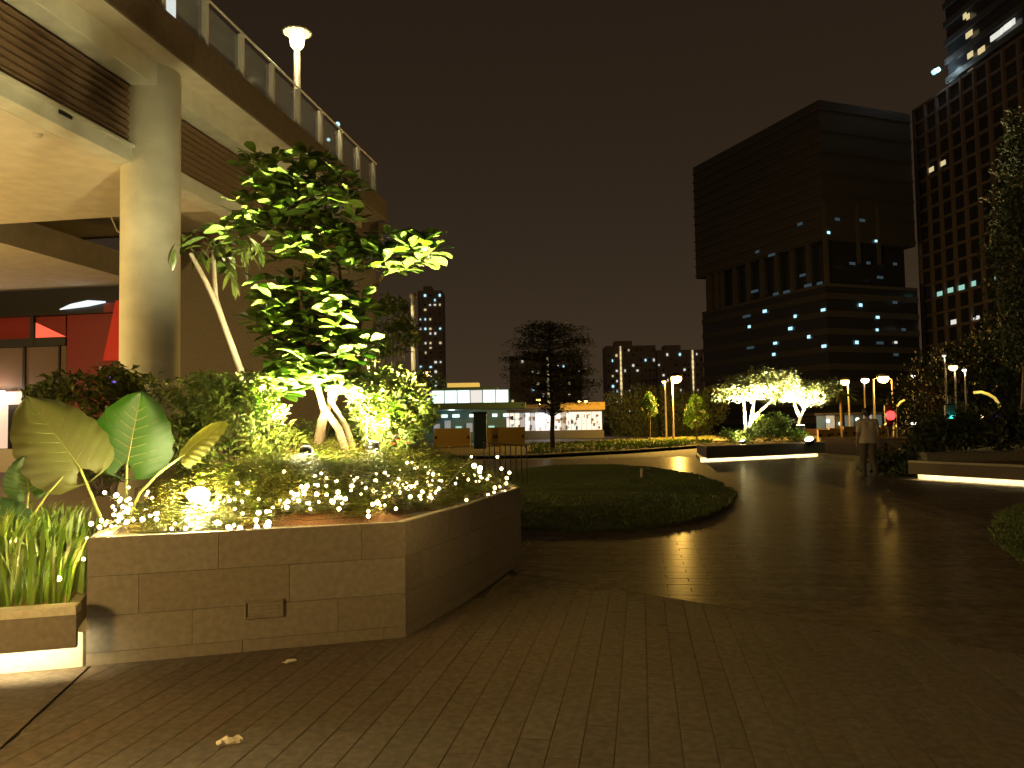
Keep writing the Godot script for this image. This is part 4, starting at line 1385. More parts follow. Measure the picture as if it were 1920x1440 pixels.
func make_lights() -> void:
	var pts := []
	for q in [[685, 905], [670, 950], [740, 945], [565, 1000], [695, 1000], [855, 940], [845, 970], [878, 1000], [925, 930], [1020, 1043], [335, 1055], [465, 1045], [195, 1105], [320, 1135], [412, 1130], [465, 1122], [1128, 850], [1180, 900], [1230, 885], [1350, 800], [1345, 835], [1370, 875], [1410, 875], [1405, 920], [1525, 810], [1597, 795], [1505, 862], [1135, 958], [1365, 970], [1060, 940], [1255, 910], [1300, 960], [1680, 850], [1775, 862], [1710, 915], [290, 975], [940, 875], [600, 940], [1070, 995], [1110, 1010], [1190, 915], [1340, 880], [1625, 880], [1565, 870], [985, 890], [790, 905], [640, 985]]:
		pts.append(Vector2(340 + q[0] / 2.909, 600 + q[1] / 2.909))
	for q in [[635, 330], [680, 285], [735, 315], [700, 360], [665, 410], [715, 415], [750, 400], [650, 445], [770, 250], [790, 295], [655, 265], [845, 380], [880, 400], [955, 235], [985, 425], [1075, 430], [1220, 420], [1285, 445], [1365, 370], [1440, 405], [1495, 360], [1320, 290], [570, 410], [560, 445], [690, 330], [720, 365], [640, 375]]:
		pts.append(Vector2(q[0] / 3.0, 840 + q[1] / 3.0))
	var bulbs := []
	for p in pts:
		bulbs.append(on_cover(p.x, p.y))
		for k in 2:
			if rng.randf() < 0.75: bulbs.append(on_cover(p.x + rng.randf_range(-22, 22), p.y + rng.randf_range(-12, 12)))
	for k in 50:
		var px := rng.randf_range(260, 960)
		var py := rng.randf_range(880, 965) - 0.07 * (px - 500)
		bulbs.append(on_cover(px, py))
	fairy("fairy_light_string", "string of warm fairy lights strewn over the stone planter's ground cover", bulbs, 0.11)
	bulbs = []
	for q in [[530, 505, 5.25], [490, 510, 5.2], [470, 625, 5.15], [100, 760, 5.1], [80, 745, 5.15], [170, 770, 5.1], [200, 755, 5.12], [245, 740, 5.15], [235, 690, 5.2], [265, 645, 5.25], [300, 715, 5.15], [325, 700, 5.2], [330, 735, 5.1], [135, 690, 5.3], [20, 525, 5.3], [5, 530, 5.3], [65, 770, 5.1], [285, 690, 5.3], [215, 715, 5.2]]:
		bulbs.append(at(q[0] / 3.0, 840 + q[1] / 3.0, q[2]))
	fairy("fairy_light_string", "string of warm fairy lights in the strap grass of the low planter", bulbs, 0.25)
	# garden floodlights: each a small drum on a spike
	floodlight("garden_floodlight", "dazzling garden floodlight at the front left of the stone planter", at(372, 927, 5.85), Vector3(0.25, 0.75, 0.55), 0.08, 7.0, 14.0, 36.0)
	floodlight("garden_floodlight", "garden floodlight deep in the planter behind the tree, turned up to the podium facade", at(640, 835, 9.8), bld.transform * Vector3(-9.5, 12.0, -14.5) - at(640, 835, 9.8), 0.24, 1.0, 100.0, 40.0)
	floodlight("garden_floodlight", "garden floodlight in front of the tree stems, shining up into the crown", at(575, 840, 7.35), Vector3(0.02, 1, -0.42), 0.055, 6.0, 150.0, 58.0)
	floodlight("garden_floodlight", "garden floodlight behind the tree stems, lighting the bright shrub", at(700, 830, 8.0), Vector3(0.1, 1, -0.2), 0.06, 2.0, 34.0, 66.0)

func fairy(called: String, label: String, bulbs: Array, energy: float) -> void:
	var t := thing(called, label, "string lights")
	var s := mb()
	for k in bulbs.size() - 1:
		var a: Vector3 = bulbs[k]; var b: Vector3 = bulbs[k + 1]
		if a.distance_to(b) > 1.6: continue
		tube(s, [a, a.lerp(b, 0.5) - Vector3(0, 0.04, 0), b], [0.0022, 0.0022, 0.0022], 4)
	obj("wire", s, M.cable, t)
	var m := SphereMesh.new()
	var n := 0
	m.radius = 0.0125; m.height = 0.025; m.radial_segments = 10; m.rings = 5
	for b in bulbs:
		put("bulb", m, M.fairy_glow, t, Transform3D(Basis().scaled(Vector3.ONE * rng.randf_range(0.6, 1.5)), b))
		n += 1
		if n % 3 == 0: omni("bulb_light", b, WARM, energy * rng.randf_range(0.7, 1.2), 0.012, t, 12.0)

func floodlight(called: String, label: String, where: Vector3, aim: Vector3, r: float, around: float, beam: float, angle: float) -> void:
	var t := thing(called, label, "floodlight", where)
	var b := between(Vector3.ZERO, aim.normalized())
	var s := mb()
	var x := Transform3D(b * Basis(Vector3.RIGHT, -PI / 2), Vector3.ZERO)
	lathe(s, [Vector2(0, -r * 1.6), Vector2(r * 0.8, -r * 1.6), Vector2(r * 1.05, -r), Vector2(r * 1.08, 0), Vector2(r * 0.98, 0), Vector2(r * 0.96, -0.012)], 20, x)
	obj("housing", s, M.dark_metal, t)
	s = mb()
	lathe(s, [Vector2(0, -0.02), Vector2(r * 0.95, -0.02), Vector2(r * 0.9, 0.005), Vector2(0.0, 0.02)], 20, x)
	obj("lamp_lens", s, M.flood_glow, t)
	s = mb()
	tube(s, [Vector3(0, -0.3, 0), Vector3(0, -r, 0)], [0.012, 0.012], 6)
	obj("spike", s, M.dark_metal, t)
	var n := aim.normalized()
	omni("flood_fill_light", n * 0.05, FLOOD, around, r * 0.8, t)
	spot("flood_beam_light", n * 0.05, n * 3.0, FLOOD, beam, r * 0.8, angle, t)

# ---------------------------------------------------------------- planters across the plaza
func make_far_planters() -> void:
	var s: SurfaceTool
	bench("lit_planter", "stone planter across the plaza with two white lit trees and a glowing base", PackedVector2Array([Vector2(12.35, -31.9), Vector2(13.0, -35.0), Vector2(7.6, -33.6), Vector2(6.9, -28.75)]), 0.17, 0.6, 0.35, 1.3)
	bench("edge_planter", "low stone planter with a glowing base at the right edge of the plaza", PackedVector2Array([Vector2(11.2, -15.2), Vector2(13.5, -15.4), Vector2(12.6, -19.0), Vector2(9.42, -19.25)]), 0.17, 0.46, 0.3, 0.9)
	# taller stone wall behind it
	var w := thing("planter_wall", "grey stone planter wall behind the low planter at the right edge", "wall")
	s = mb(); prism(s, PackedVector2Array([Vector2(9.9, -19.3), Vector2(12.7, -19.1), Vector2(16, -15), Vector2(16, -24), Vector2(11.0, -23)]), -0.02, 0.62); obj("body", s, M.stone_wall, w)
	for k in 4:
		s = mb(); var a := Vector2(9.9, -19.32).lerp(Vector2(12.7, -19.12), k / 4.0)
		cbox(s, Vector3(0.345, 0.42, 0.0), Vector3(0.69, 0.4, 0.04), 0.004, Transform3D(Basis(Vector3.UP, -0.07), Vector3(a.x, 0, a.y))); obj("stone_panel", s, M.stone_panel_grey, w)
	# trees of the lit planter
	white_tree("white_lit_tree", "white lit tree with forked trunk, left one of the pair in the far planter", [[[1398, 812, 31.0], [1396, 780, 31.0], [1394, 750, 31.0], [1398, 715, 31.0]], [[1399, 812, 31.0], [1413, 782, 31.0], [1440, 757, 31.0], [1458, 742, 31.0]], [[1408, 790, 31.0], [1412, 765, 31.1], [1415, 745, 31.1]]], [[1400, 725, 31, 0.95, 0.55, 120], [1375, 730, 31, 0.65, 0.4, 50], [1440, 712, 31.2, 0.9, 0.42, 100], [1355, 745, 31, 0.35, 0.2, 14], [1470, 715, 31, 0.6, 0.45, 55], [1425, 700, 31, 0.5, 0.25, 40], [1450, 745, 31.2, 0.5, 0.3, 30]])
	white_tree("white_lit_tree", "white lit tree leaning right, right one of the pair in the far planter", [[[1494, 822, 32.0], [1498, 790, 32.0], [1508, 765, 32.0], [1520, 740, 32.0]], [[1500, 785, 32.0], [1490, 760, 32.0], [1488, 735, 32.0]]], [[1505, 730, 32, 0.9, 0.5, 100], [1540, 730, 32, 0.55, 0.42, 50], [1480, 735, 32, 0.5, 0.35, 40], [1560, 715, 32, 0.28, 0.18, 10], [1530, 752, 32, 0.5, 0.2, 22]])
	var sm := sprig_mesh(12, 0.13, 0.06, 0.16, 31)
	shrub("planter_shrub", "rounded shrub between the two white lit trees in the far planter", [[at(1430, 800, 31), Vector3(0.55, 0.4, 0.4), 60], [at(1460, 790, 31.5), Vector3(0.5, 0.35, 0.4), 40], [at(1445, 815, 30.5), Vector3(1.2, 0.22, 0.5), 70]], at(1440, 826, 31), sm, M.small_leaf, 0.6, 1.1, M.bark)
	shrub("planter_shrub", "low bright shrub at the left end of the far planter", [[at(1388, 822, 30.6), Vector3(0.55, 0.18, 0.35), 50], [at(1365, 816, 30.3), Vector3(0.3, 0.16, 0.3), 20]], at(1385, 832, 30.5), sm, M.small_leaf, 0.9, 1.3, M.bark)
	shrub("planter_shrub", "low dark shrub at the right end of the far planter", [[at(1495, 818, 31.6), Vector3(0.5, 0.2, 0.35), 40]], at(1495, 830, 31.6), sm, M.small_leaf, 0.7, 1.1, M.bark)
	floodlight("planter_floodlight", "floodlight shining up the trunk of the left white lit tree", at(1404, 802, 30.7), Vector3(0.1, 1, -0.25), 0.09, 1.0, 260.0, 56.0)
	floodlight("planter_floodlight", "floodlight at the foot of the right white lit tree", at(1501, 797, 31.6), Vector3(0.0, 1, 0.05), 0.16, 0.8, 260.0, 56.0)
	floodlight("planter_floodlight", "dazzling floodlight at the right end of the far planter", at(1517, 823, 31.4), Vector3(-0.3, 0.8, 0.4), 0.17, 0.5, 6.0, 60.0)
	floodlight("planter_floodlight", "floodlight lighting the low shrub at the left end of the far planter", at(1392, 826, 30.2), Vector3(-0.3, 0.9, 0.2), 0.08, 1.2, 6.0, 60.0)
	# dark planting on the right
	var dk := sprig_mesh(14, 0.22, 0.1, 0.3, 33)
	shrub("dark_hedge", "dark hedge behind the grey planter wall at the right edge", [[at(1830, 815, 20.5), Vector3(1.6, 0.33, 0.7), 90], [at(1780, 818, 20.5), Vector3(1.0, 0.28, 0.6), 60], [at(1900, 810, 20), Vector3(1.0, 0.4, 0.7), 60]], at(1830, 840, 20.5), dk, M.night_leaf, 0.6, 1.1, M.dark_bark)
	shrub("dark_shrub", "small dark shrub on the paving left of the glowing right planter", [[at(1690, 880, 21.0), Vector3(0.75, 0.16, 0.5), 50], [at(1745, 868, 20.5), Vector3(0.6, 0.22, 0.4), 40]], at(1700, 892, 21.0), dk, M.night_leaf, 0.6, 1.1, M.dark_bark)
	for q in [[1722, 765, 48, 1.7, 1.7, "bushy dark tree behind the red signal, right of the person"], [1760, 740, 44, 1.8, 2.4, "dark tree in front of the gridded tower's left edge"], [1815, 725, 41, 1.9, 2.8, "tall dark tree below the gridded tower's lit cyan windows"], [1885, 700, 38, 1.7, 3.0, "dark tree at the right edge beside the golden arch"]]:
		dark_tree(q[5], q[0], q[1], q[2], q[3], q[4])
	var big := thing("tall_dark_tree", "tall dark tree rising along the right edge in front of the gridded tower", "tree")
	s = mb(); tube(s, [at(1925, 830, 24), at(1932, 600, 24), at(1940, 380, 24)], [0.2, 0.15, 0.07], 8); obj("trunk", s, M.dark_bark, big)
	var spots := []; var tints := []
	for b in [[1915, 300, 24, 0.6, 0.9, 46], [1920, 420, 24, 0.85, 0.9, 80], [1915, 540, 24, 0.75, 0.8, 70], [1945, 240, 24, 0.7, 0.8, 50], [1930, 640, 24, 0.9, 0.7, 60], [1880, 470, 24, 0.4, 0.5, 22], [1890, 370, 24, 0.3, 0.4, 14]]:
		for k in b[5]:
			spots.append(Transform3D(Basis.from_euler(in_ball() * 2.0), at(b[0], b[1], b[2]) + in_ball() * Vector3(b[3], b[4], 0.8))); tints.append(tint(0.6, 1.2))
	scatter("crown", dk, M.night_leaf, spots, tints, big)

func white_tree(called: String, label: String, stems: Array, blobs: Array) -> void:
	var t := thing(called, label, "tree", Vector3.ZERO, 0.0, "white lit trees in the far planter")
	for st in stems:
		var pts := []; var rad := []
		for k in st.size():
			pts.append(at(st[k][0], st[k][1], st[k][2])); rad.append(lerpf(0.075, 0.03, float(k) / (st.size() - 1)))
		var s := mb(); tube(s, pts, rad, 8); obj("trunk", s, M.pale_bark, t)
	var spots := []; var tints := []
	for b in blobs:
		var c := at(b[0], b[1], b[2])
		for k in b[5]:
			spots.append(Transform3D(Basis.from_euler(Vector3(rng.randf_range(-0.6, 0.6), rng.randf() * TAU, rng.randf_range(-0.6, 0.6))).scaled(Vector3.ONE * rng.randf_range(0.7, 1.3)), c + in_ball() * Vector3(b[3], b[4], 0.8)))
			tints.append(tint(0.7, 1.3))
		for k in 3:
			var s := mb()
			var e := c + in_ball() * Vector3(b[3], b[4], 0.6) * 0.7
			var f := at(stems[0][2][0], stems[0][2][1], stems[0][2][2])
			tube(s, [f, f.lerp(e, 0.5) + Vector3(0, 0.08, 0), e], [0.03, 0.022, 0.01], 5); obj("branch", s, M.pale_bark, t)
	scatter("crown", sprig_mesh(9, 0.15, 0.075, 0.12, 41), M.white_tree_leaf, spots, tints, t)

func dark_tree(label: String, px: float, py: float, d: float, rx: float, ry: float) -> void:
	var c := at(px, py, d)
	var t := thing("dark_tree", label, "tree", Vector3(c.x, 0, c.z))
	var s := mb(); tube(s, [Vector3(0, -0.1, 0), Vector3(0.1, c.y * 0.5, 0), Vector3(0, c.y, 0)], [0.16, 0.12, 0.05], 7); obj("trunk", s, M.dark_bark, t)
	for k in 5:
		var e := Vector3(0, c.y, 0) + in_ball() * Vector3(rx, ry, rx) * 0.7
		s = mb(); tube(s, [Vector3(0, c.y * 0.45, 0), e * Vector3(0.5, 0.9, 0.5), e], [0.07, 0.05, 0.02], 5); obj("limb", s, M.dark_bark, t)
	var spots := []; var tints := []
	for k in int(rx * ry * 38):
		spots.append(Transform3D(Basis.from_euler(in_ball() * 2.5).scaled(Vector3.ONE * rng.randf_range(0.8, 1.5)), Vector3(0, c.y, 0) + in_ball() * Vector3(rx, ry, rx)))
		tints.append(tint(0.5, 1.2))
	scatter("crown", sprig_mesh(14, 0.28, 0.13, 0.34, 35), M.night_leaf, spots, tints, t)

# ---------------------------------------------------------------- the street beyond
func street_lamp(label: String, px: float, py: float, pole: float, d: float, m: Material, c: Color, energy: float, r: float) -> void:
	var head := at(px, py, d)
	var foot := at(pole, py, d)
	var t := thing("street_lamp", label, "street lamp", Vector3(foot.x, -0.1, foot.z), 0.0, "street lamps along the far road")
	var h := head.y + 0.1
	var s := mb()
	var arm := head.x - foot.x
	tube(s, [Vector3.ZERO, Vector3(0, h * 0.6, 0), Vector3(0, h, 0)], [0.0014 * d, 0.0011 * d, 0.0009 * d], 8); obj("pole", s, M.lamp_pole, t)
	s = mb(); tube(s, [Vector3(0, h - 0.05, 0), Vector3(arm * 0.5, h + 0.14, 0), Vector3(arm, h + r * 0.9 + 0.04, 0)], [0.045, 0.04, 0.035], 6); obj("arm", s, M.lamp_pole, t)
	s = mb(); lathe(s, [Vector2(r * 0.9, r * 0.35), Vector2(r * 1.25, r * 0.55), Vector2(r * 0.7, r * 0.95), Vector2(0, r * 1.05)], 12, Transform3D(Basis(), Vector3(arm, h, 0))); obj("lamp_hood", s, M.dark_metal, t)
	s = mb(); ball(s, Vector3(arm, h, 0), r, 12, 0.8); obj("bulb", s, m, t)
	omni("street_light", Vector3(arm, h - r * 0.85 - 0.1, r * 0.5), c, energy, minf(r * 0.9, 0.2), t, 200.0)

func make_street() -> void:
	var s: SurfaceTool
	street_lamp("tall sodium street lamp with orange glow between two small lit trees", 1268, 710, 1260, 66, M.sodium_glow, SODIUM, 650.0, 0.46)
	street_lamp("small street lamp close left of the tall sodium lamp", 1245, 716, 1247, 80, M.sodium_glow, SODIUM, 12.0, 0.2)
	street_lamp("orange street lamp right of the white lit trees, above the palm like tree", 1584, 716, 1590, 78, M.sodium_glow, SODIUM, 40.0, 0.42)
	street_lamp("white street lamp above the person's head", 1622, 713, 1620, 84, M.white_lamp_glow, Color(1.0, 0.9, 0.75), 0.8, 0.4)
	street_lamp("brightest orange street lamp on two poles, right of the person", 1656, 710, 1637, 70, M.sodium_glow, SODIUM, 95.0, 0.48)
	street_lamp("second pole lamp right behind the brightest orange lamp", 1662, 711, 1672, 74, M.sodium_glow, SODIUM, 10.0, 0.2)
	street_lamp("small white street lamp left of the dark trees on the right", 1712, 704, 1713, 100, M.white_lamp_glow, Color(1.0, 0.9, 0.75), 6.0, 0.24)
	street_lamp("orange street lamp among the dark trees at the foot of the gridded tower", 1787, 689, 1790, 33, M.sodium_glow, Color(1.0, 0.7, 0.4), 0.4, 0.17)
	street_lamp("small pale street lamp right of the orange lamp in the dark trees", 1808, 694, 1809, 33, M.white_lamp_glow, Color(1.0, 0.85, 0.6), 0.25, 0.08)
	street_lamp("faint pale street lamp topmost in the dark trees on the right", 1770, 667, 1771, 33, M.pale_window, Color(1.0, 0.9, 0.7), 0.15, 0.08)
	street_lamp("warm street lamp seen beside the dark umbrella tree's trunk", 1010, 750, 1012, 92, M.sodium_glow, Color(1.0, 0.75, 0.45), 30.0, 0.3)
	street_lamp("left of two small warm lamps right of the dark umbrella tree", 1086, 753, 1086, 98, M.sodium_glow, Color(1.0, 0.75, 0.45), 10.0, 0.24)
	street_lamp("right of two small warm lamps right of the dark umbrella tree", 1099, 753, 1100, 98, M.sodium_glow, Color(1.0, 0.75, 0.45), 10.0, 0.24)
	street_lamp("added sodium lamp, unseen behind the bright shrub, brightening the yellow barrier boxes", 800, 700, 792, 50, M.sodium_glow, SODIUM, 7.0, 0.24)  # unseen lamp added to brighten the yellow barrier boxes
	for q in [[1668, 779, 42, "red_signal", "red traffic signal glowing right of the person", 0.24, Color(1, 0.03, 0.02), 0.5], [1785, 785, 31, "green_signal", "green traffic signal in front of the dark trees on the right", 0.13, Color(0.05, 1, 0.7), 0.5]]:
		var p := at(q[0], q[1], q[2])
		var t := thing("traffic_signal", q[4], "traffic signal", Vector3(p.x, 0, p.z))
		s = mb(); tube(s, [Vector3(0, -0.1, -0.12), Vector3(0, p.y + 0.9, -0.12)], [0.06, 0.06], 8); obj("pole", s, M.dark_metal, t)
		s = mb(); cbox(s, Vector3(0, p.y + 0.0, -0.1), Vector3(0.42, 1.15, 0.2), 0.05); obj("signal_housing", s, M.black_panel, t)
		s = mb(); ball(s, Vector3(0, p.y, 0.1), q[5], 14); obj("signal_lamp", s, M[q[3]], t)
		s = mb(); lathe(s, [Vector2(0.3, 0.0), Vector2(0.3, 0.22)], 14, Transform3D(Basis(Vector3.RIGHT, PI / 2), Vector3(0, p.y - 0.5, 0.0))); obj("signal_hood", s, M.black_panel, t)
		omni("signal_light", Vector3(0, p.y, 0.3 + q[5]), q[6], q[7], 0.12, t)
	for q in [[1841, 783, "orange_signal", "small orange lamp on a bollard in the dark trees on the right", 0.1], [1863, 778, "blue_signal", "blue lamp on a bollard right of the orange one", 0.11], [1870, 786, "pale_window", "pale lamp on a low bollard right of the blue one", 0.06], [1880, 784, "dim_window", "faint bluish lamp on a bollard near the right edge", 0.11], [1713, 793, "white_lamp_glow", "small white lamp on a bollard right of the red signal", 0.09]]:
		var p := at(q[0], q[1], 31.0)
		var t := thing("bollard_lamp", q[3], "bollard lamp", Vector3(p.x, 0, p.z))
		s = mb(); tube(s, [Vector3(0, -0.1, 0), Vector3(0, p.y, 0)], [0.05, 0.05], 8); obj("post", s, M.dark_metal, t)
		s = mb(); ball(s, Vector3(0, p.y, 0), q[4], 12); obj("lamp_head", s, M[q[2]], t)
	for q in [[[[1826, 736], [1840, 735], [1853, 739], [1865, 746], [1873, 758], [1876, 772]], 31.0, "golden arched curve, the light on it put in as glow, in front of the dark trees on the right"], [[[1682, 762], [1688, 754], [1696, 750]], 41.0, "short golden lit leaf, the light on it put in as glow, above the red signal"]]:
		var t := thing("glowing_curve", q[2], "glowing curve")  # lit objects: the light on them is put in as glow
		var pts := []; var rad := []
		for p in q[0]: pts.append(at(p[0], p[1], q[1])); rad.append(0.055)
		s = mb(); tube(s, pts, rad, 7); obj("glowing_curve_tube", s, M.gold_light, t)
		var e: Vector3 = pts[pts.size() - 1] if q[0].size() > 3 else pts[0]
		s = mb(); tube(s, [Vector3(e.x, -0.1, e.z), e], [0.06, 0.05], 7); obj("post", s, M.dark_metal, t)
		omni("added_curve_light", pts[1] + Vector3(0, 0.1, 0.3), Color(1, 0.7, 0.2), 0.4, 0.1, t)  # added light round the glowing curve
	# low wall behind the person, yellow barriers on the road
	var lw := thing("low_wall", "long low reddish brown wall behind the person", "wall")
	var a := floor_at(1540, 849); var b := floor_at(1750, 850)
	s = mb(); prism(s, PackedVector2Array([Vector2(a.x, a.z), Vector2(b.x, b.z), Vector2(b.x + 0.1, b.z - 0.4), Vector2(a.x + 0.1, a.z - 0.4)]), -0.15, 0.58, 0.02); obj("body", s, M.low_wall, lw)
	s = mb(); prism(s, PackedVector2Array([Vector2(a.x, a.z + 0.05), Vector2(b.x, b.z + 0.05), Vector2(b.x + 0.1, b.z - 0.45), Vector2(a.x + 0.1, a.z - 0.45)]), 0.582, 0.66, 0.02); obj("coping", s, M.low_wall, lw)
	for k in 8:
		var x := 1545 + k * 24.0
		var p := at(x, 810, 56.0)
		barrier("yellow road barrier, %s of the row behind the person" % ["leftmost", "second from the left", "third from the left", "fourth from the left", "fourth from the right", "third from the right", "second from the right", "rightmost"][k], Vector3(p.x, -0.12, p.z - 0.4 * (k % 2)), 0.84, 0.88 + 0.1 * (k % 3), rng.randf_range(-0.2, 0.2), "yellow barriers behind the person")
	for q in [[848, 2.5, "leftmost of three, partly behind the planter"], [921, 1.0, "short middle one of three"], [953, 2.3, "rightmost of three, with rounded end"]]:
		var p := at(q[0], 815, 56.0)
		barrier("low yellow barrier box near the lit pavilion, %s" % q[2], Vector3(p.x, -0.12, p.z), q[1], 1.42, 0.0, "yellow barrier boxes near the pavilion")
	# the lit pavilion with a deep canopy
	var st := thing("lit_pavilion", "pavilion with a greenish white lit clerestory under a flat canopy, centre left", "pavilion", at(870, 797, 75.0) * Vector3(1, 0, 1))
	s = mb(); box2(s, Vector3(-9, 4.75, -10), Vector3(3.2, 5.0, 1)); obj("roof", s, M.canopy_green, st)
	s = mb(); box2(s, Vector3(-8, -0.1, -9.6), Vector3(3.9, 3.2, -6)); obj("back_wall", s, M.canopy_green, st)
	for k in 9:
		var x := -6.6 + k * 1.2
		s = mb(); box2(s, Vector3(x + 0.04, 3.55, -0.1), Vector3(x + 1.16, 4.74, 0.0)); obj("clerestory_window", s, M.station_glow if k % 4 != 2 else M.store_glow, st)
		s = mb(); box2(s, Vector3(x - 0.04, 3.5, -0.15), Vector3(x + 0.04, 4.74, 0.05)); obj("mullion", s, M.canopy_green, st)
	s = mb(); cbox(s, Vector3(-1.5, 3.2, 0.8), Vector3(14.5, 0.6, 4.5), 0.05); obj("canopy", s, M.canopy_green, st)
	s = mb(); box2(s, Vector3(-1.6, 5.0, -3), Vector3(1.4, 5.5, -1)); obj("roof_light_box", s, M.gold_light, st)
	for q in [[-2.6, 0.6], [-1.5, 0.7], [0.2, 1.0], [1.0, 0.3], [2.5, 0.5], [3.6, 0.5]]:
		s = mb(); box2(s, Vector3(q[0], 2.3, -5.9), Vector3(q[0] + q[1], 2.6, -5.8)); obj("light_panel", s, M.station_glow, st)
	for k in 7:
		s = mb(); box2(s, Vector3(-4.5 + k * 1.1, 0.8, -5.9), Vector3(-3.9 + k * 1.1, 1.4 + 0.3 * (k % 3), -5.8)); obj("lit_window", s, M.store_dim if k % 3 else M.green_window, st)
	omni("pavilion_light", Vector3(-1, 2.75, 1.5), Color(0.7, 1, 0.9), 10.0, 0.2, st)
	var pil := thing("dark_pillar", "dark square pillar between the yellow barrier boxes", "pillar", at(901, 846, 50.0) * Vector3(1, 0, 1))
	s = mb(); cbox(s, Vector3(0, 1.05, 0), Vector3(0.8, 2.3, 0.5), 0.04); obj("shaft", s, M.canopy_green, pil)
	s = mb(); cbox(s, Vector3(0, 2.25, 0), Vector3(1.0, 0.12, 0.7), 0.02); obj("cap", s, M.canopy_green, pil)
	# the long glazed store
	var g := thing("glazed_store", "long low store with busy white lit windows, behind the dark umbrella tree's trunk", "store", at(1022, 797, 85.0) * Vector3(1, 0, 1))
	s = mb(); box2(s, Vector3(-6.0, -0.1, -8), Vector3(6.1, 3.6, -0.6)); obj("wall", s, M.brown_panel, g)
	s = mb(); box2(s, Vector3(-6.4, 2.75, -8), Vector3(1.0, 3.15, 0.9)); obj("canopy", s, M.dark_metal, g)
	s = mb(); box2(s, Vector3(1.6, 2.9, -8), Vector3(6.3, 3.7, 0.6)); obj("tiled_canopy", s, M.barrier_yellow, g)
	s = mb(); box2(s, Vector3(-6.1, -0.1, -0.5), Vector3(6.2, 0.75, 0.1)); obj("base_wall", s, M.dark_metal, g)
	for k in 22:
		var x := -5.9 + k * 0.545
		s = mb(); box2(s, Vector3(x, 0.8, -0.55), Vector3(x + 0.5, 2.7, -0.45))
		obj("lit_window", s, [M.store_glow, M.store_glow, M.store_glow, M.store_dim, M.pale_window][rng.randi() % 5], g)
	for k in 70:
		var x := rng.randf_range(-5.8, 5.9); var y := rng.randf_range(0.85, 2.4)
		s = mb(); var w := rng.randf_range(0.06, 0.26); var h := rng.randf_range(0.1, 0.45)
		cbox(s, Vector3(x, y, -0.3), Vector3(w, h, 0.16), 0.02)
		obj("goods", s, [M.dark_metal, M.brown_panel, M.low_wall, M.red_panel, M.shirt, M.black_panel][rng.randi() % 6], g)
	omni("store_light", Vector3(0, 2.2, 1.2), Color(0.95, 0.97, 1), 7.0, 0.3, g)
	# unlit trees behind the sodium lamp
	for q in [[1165, 768, 93, 2.3, 2.2, "dark tree beside the glazed store's right end"], [1200, 762, 96, 2.4, 2.5, "dark tree behind the small conical lit tree"], [1245, 760, 94, 2.5, 2.6, "dark tree behind the tall sodium street lamp"], [1285, 766, 97, 2.3, 2.3, "dark tree between the sodium lamp and the small round lit tree"], [1325, 764, 94, 2.3, 2.4, "dark tree left of the white lit trees"]]:
		dark_tree(q[5], q[0], q[1], q[2], q[3], q[4])
	var hedge := sprig_mesh(14, 0.3, 0.14, 0.4, 36)
	shrub("far_hedge", "long dark hedge under the dark trees behind the sodium lamp", [[at(1240, 806, 92), Vector3(6.3, 1.1, 0.9), 420]], at(1240, 830, 92), hedge, M.night_leaf, 0.6, 1.1, M.dark_bark)
	# glazed kiosk with cool light, left of the person
	var kio := thing("glass_kiosk", "low glass kiosk with cool white light between the far planter and the person", "kiosk", at(1590, 797, 85.0) * Vector3(1, 0, 1))
	s = mb(); box2(s, Vector3(-3.4, -0.1, -3), Vector3(3.6, 0.5, 0)); obj("base_wall", s, M.low_wall, kio)
	s = mb(); box2(s, Vector3(-3.6, 1.9, -3.2), Vector3(3.8, 2.15, 0.3)); obj("roof", s, M.dark_metal, kio)
	for k in 7:
		s = mb(); box2(s, Vector3(-3.3 + k, 0.52, -0.1), Vector3(-2.4 + k, 1.88, 0)); obj("lit_window", s, [M.dim_window, M.store_dim, M.tower_glass][[0, 1, 2, 0, 2, 1, 0][k]], kio)
	for q in [[-2.2, 1.3], [-0.9, 1.0], [0.9, 1.4], [2.0, 1.1]]:
		s = mb(); ball(s, Vector3(q[0], q[1], 0.3), 0.22); obj("lamp", s, M.station_glow, kio)
	omni("kiosk_light", Vector3(0.9, 1.4, 0.8), COOL, 0.15, 0.2, kio)
	# thin railing at the corner of the large planter
	var rl := thing("thin_railing", "thin dark railing with upright rods behind the planter's right end", "railing")
	for k in 9:
		var p := at(908 + k * 10.0, 880 + k * 1.5, 24.0 - k * 0.6)
		s = mb(); tube(s, [Vector3(p.x, 0, p.z), Vector3(p.x, 0.95, p.z)], [0.016, 0.016], 6); obj("rod", s, M.dark_metal, rl)
	var r0 := at(908, 880, 24.0); var r1 := at(988, 892, 19.2)
	s = mb(); tube(s, [Vector3(r0.x, 0.96, r0.z), Vector3(r1.x, 0.96, r1.z)], [0.02, 0.02], 6); obj("top_rail", s, M.dark_metal, rl)

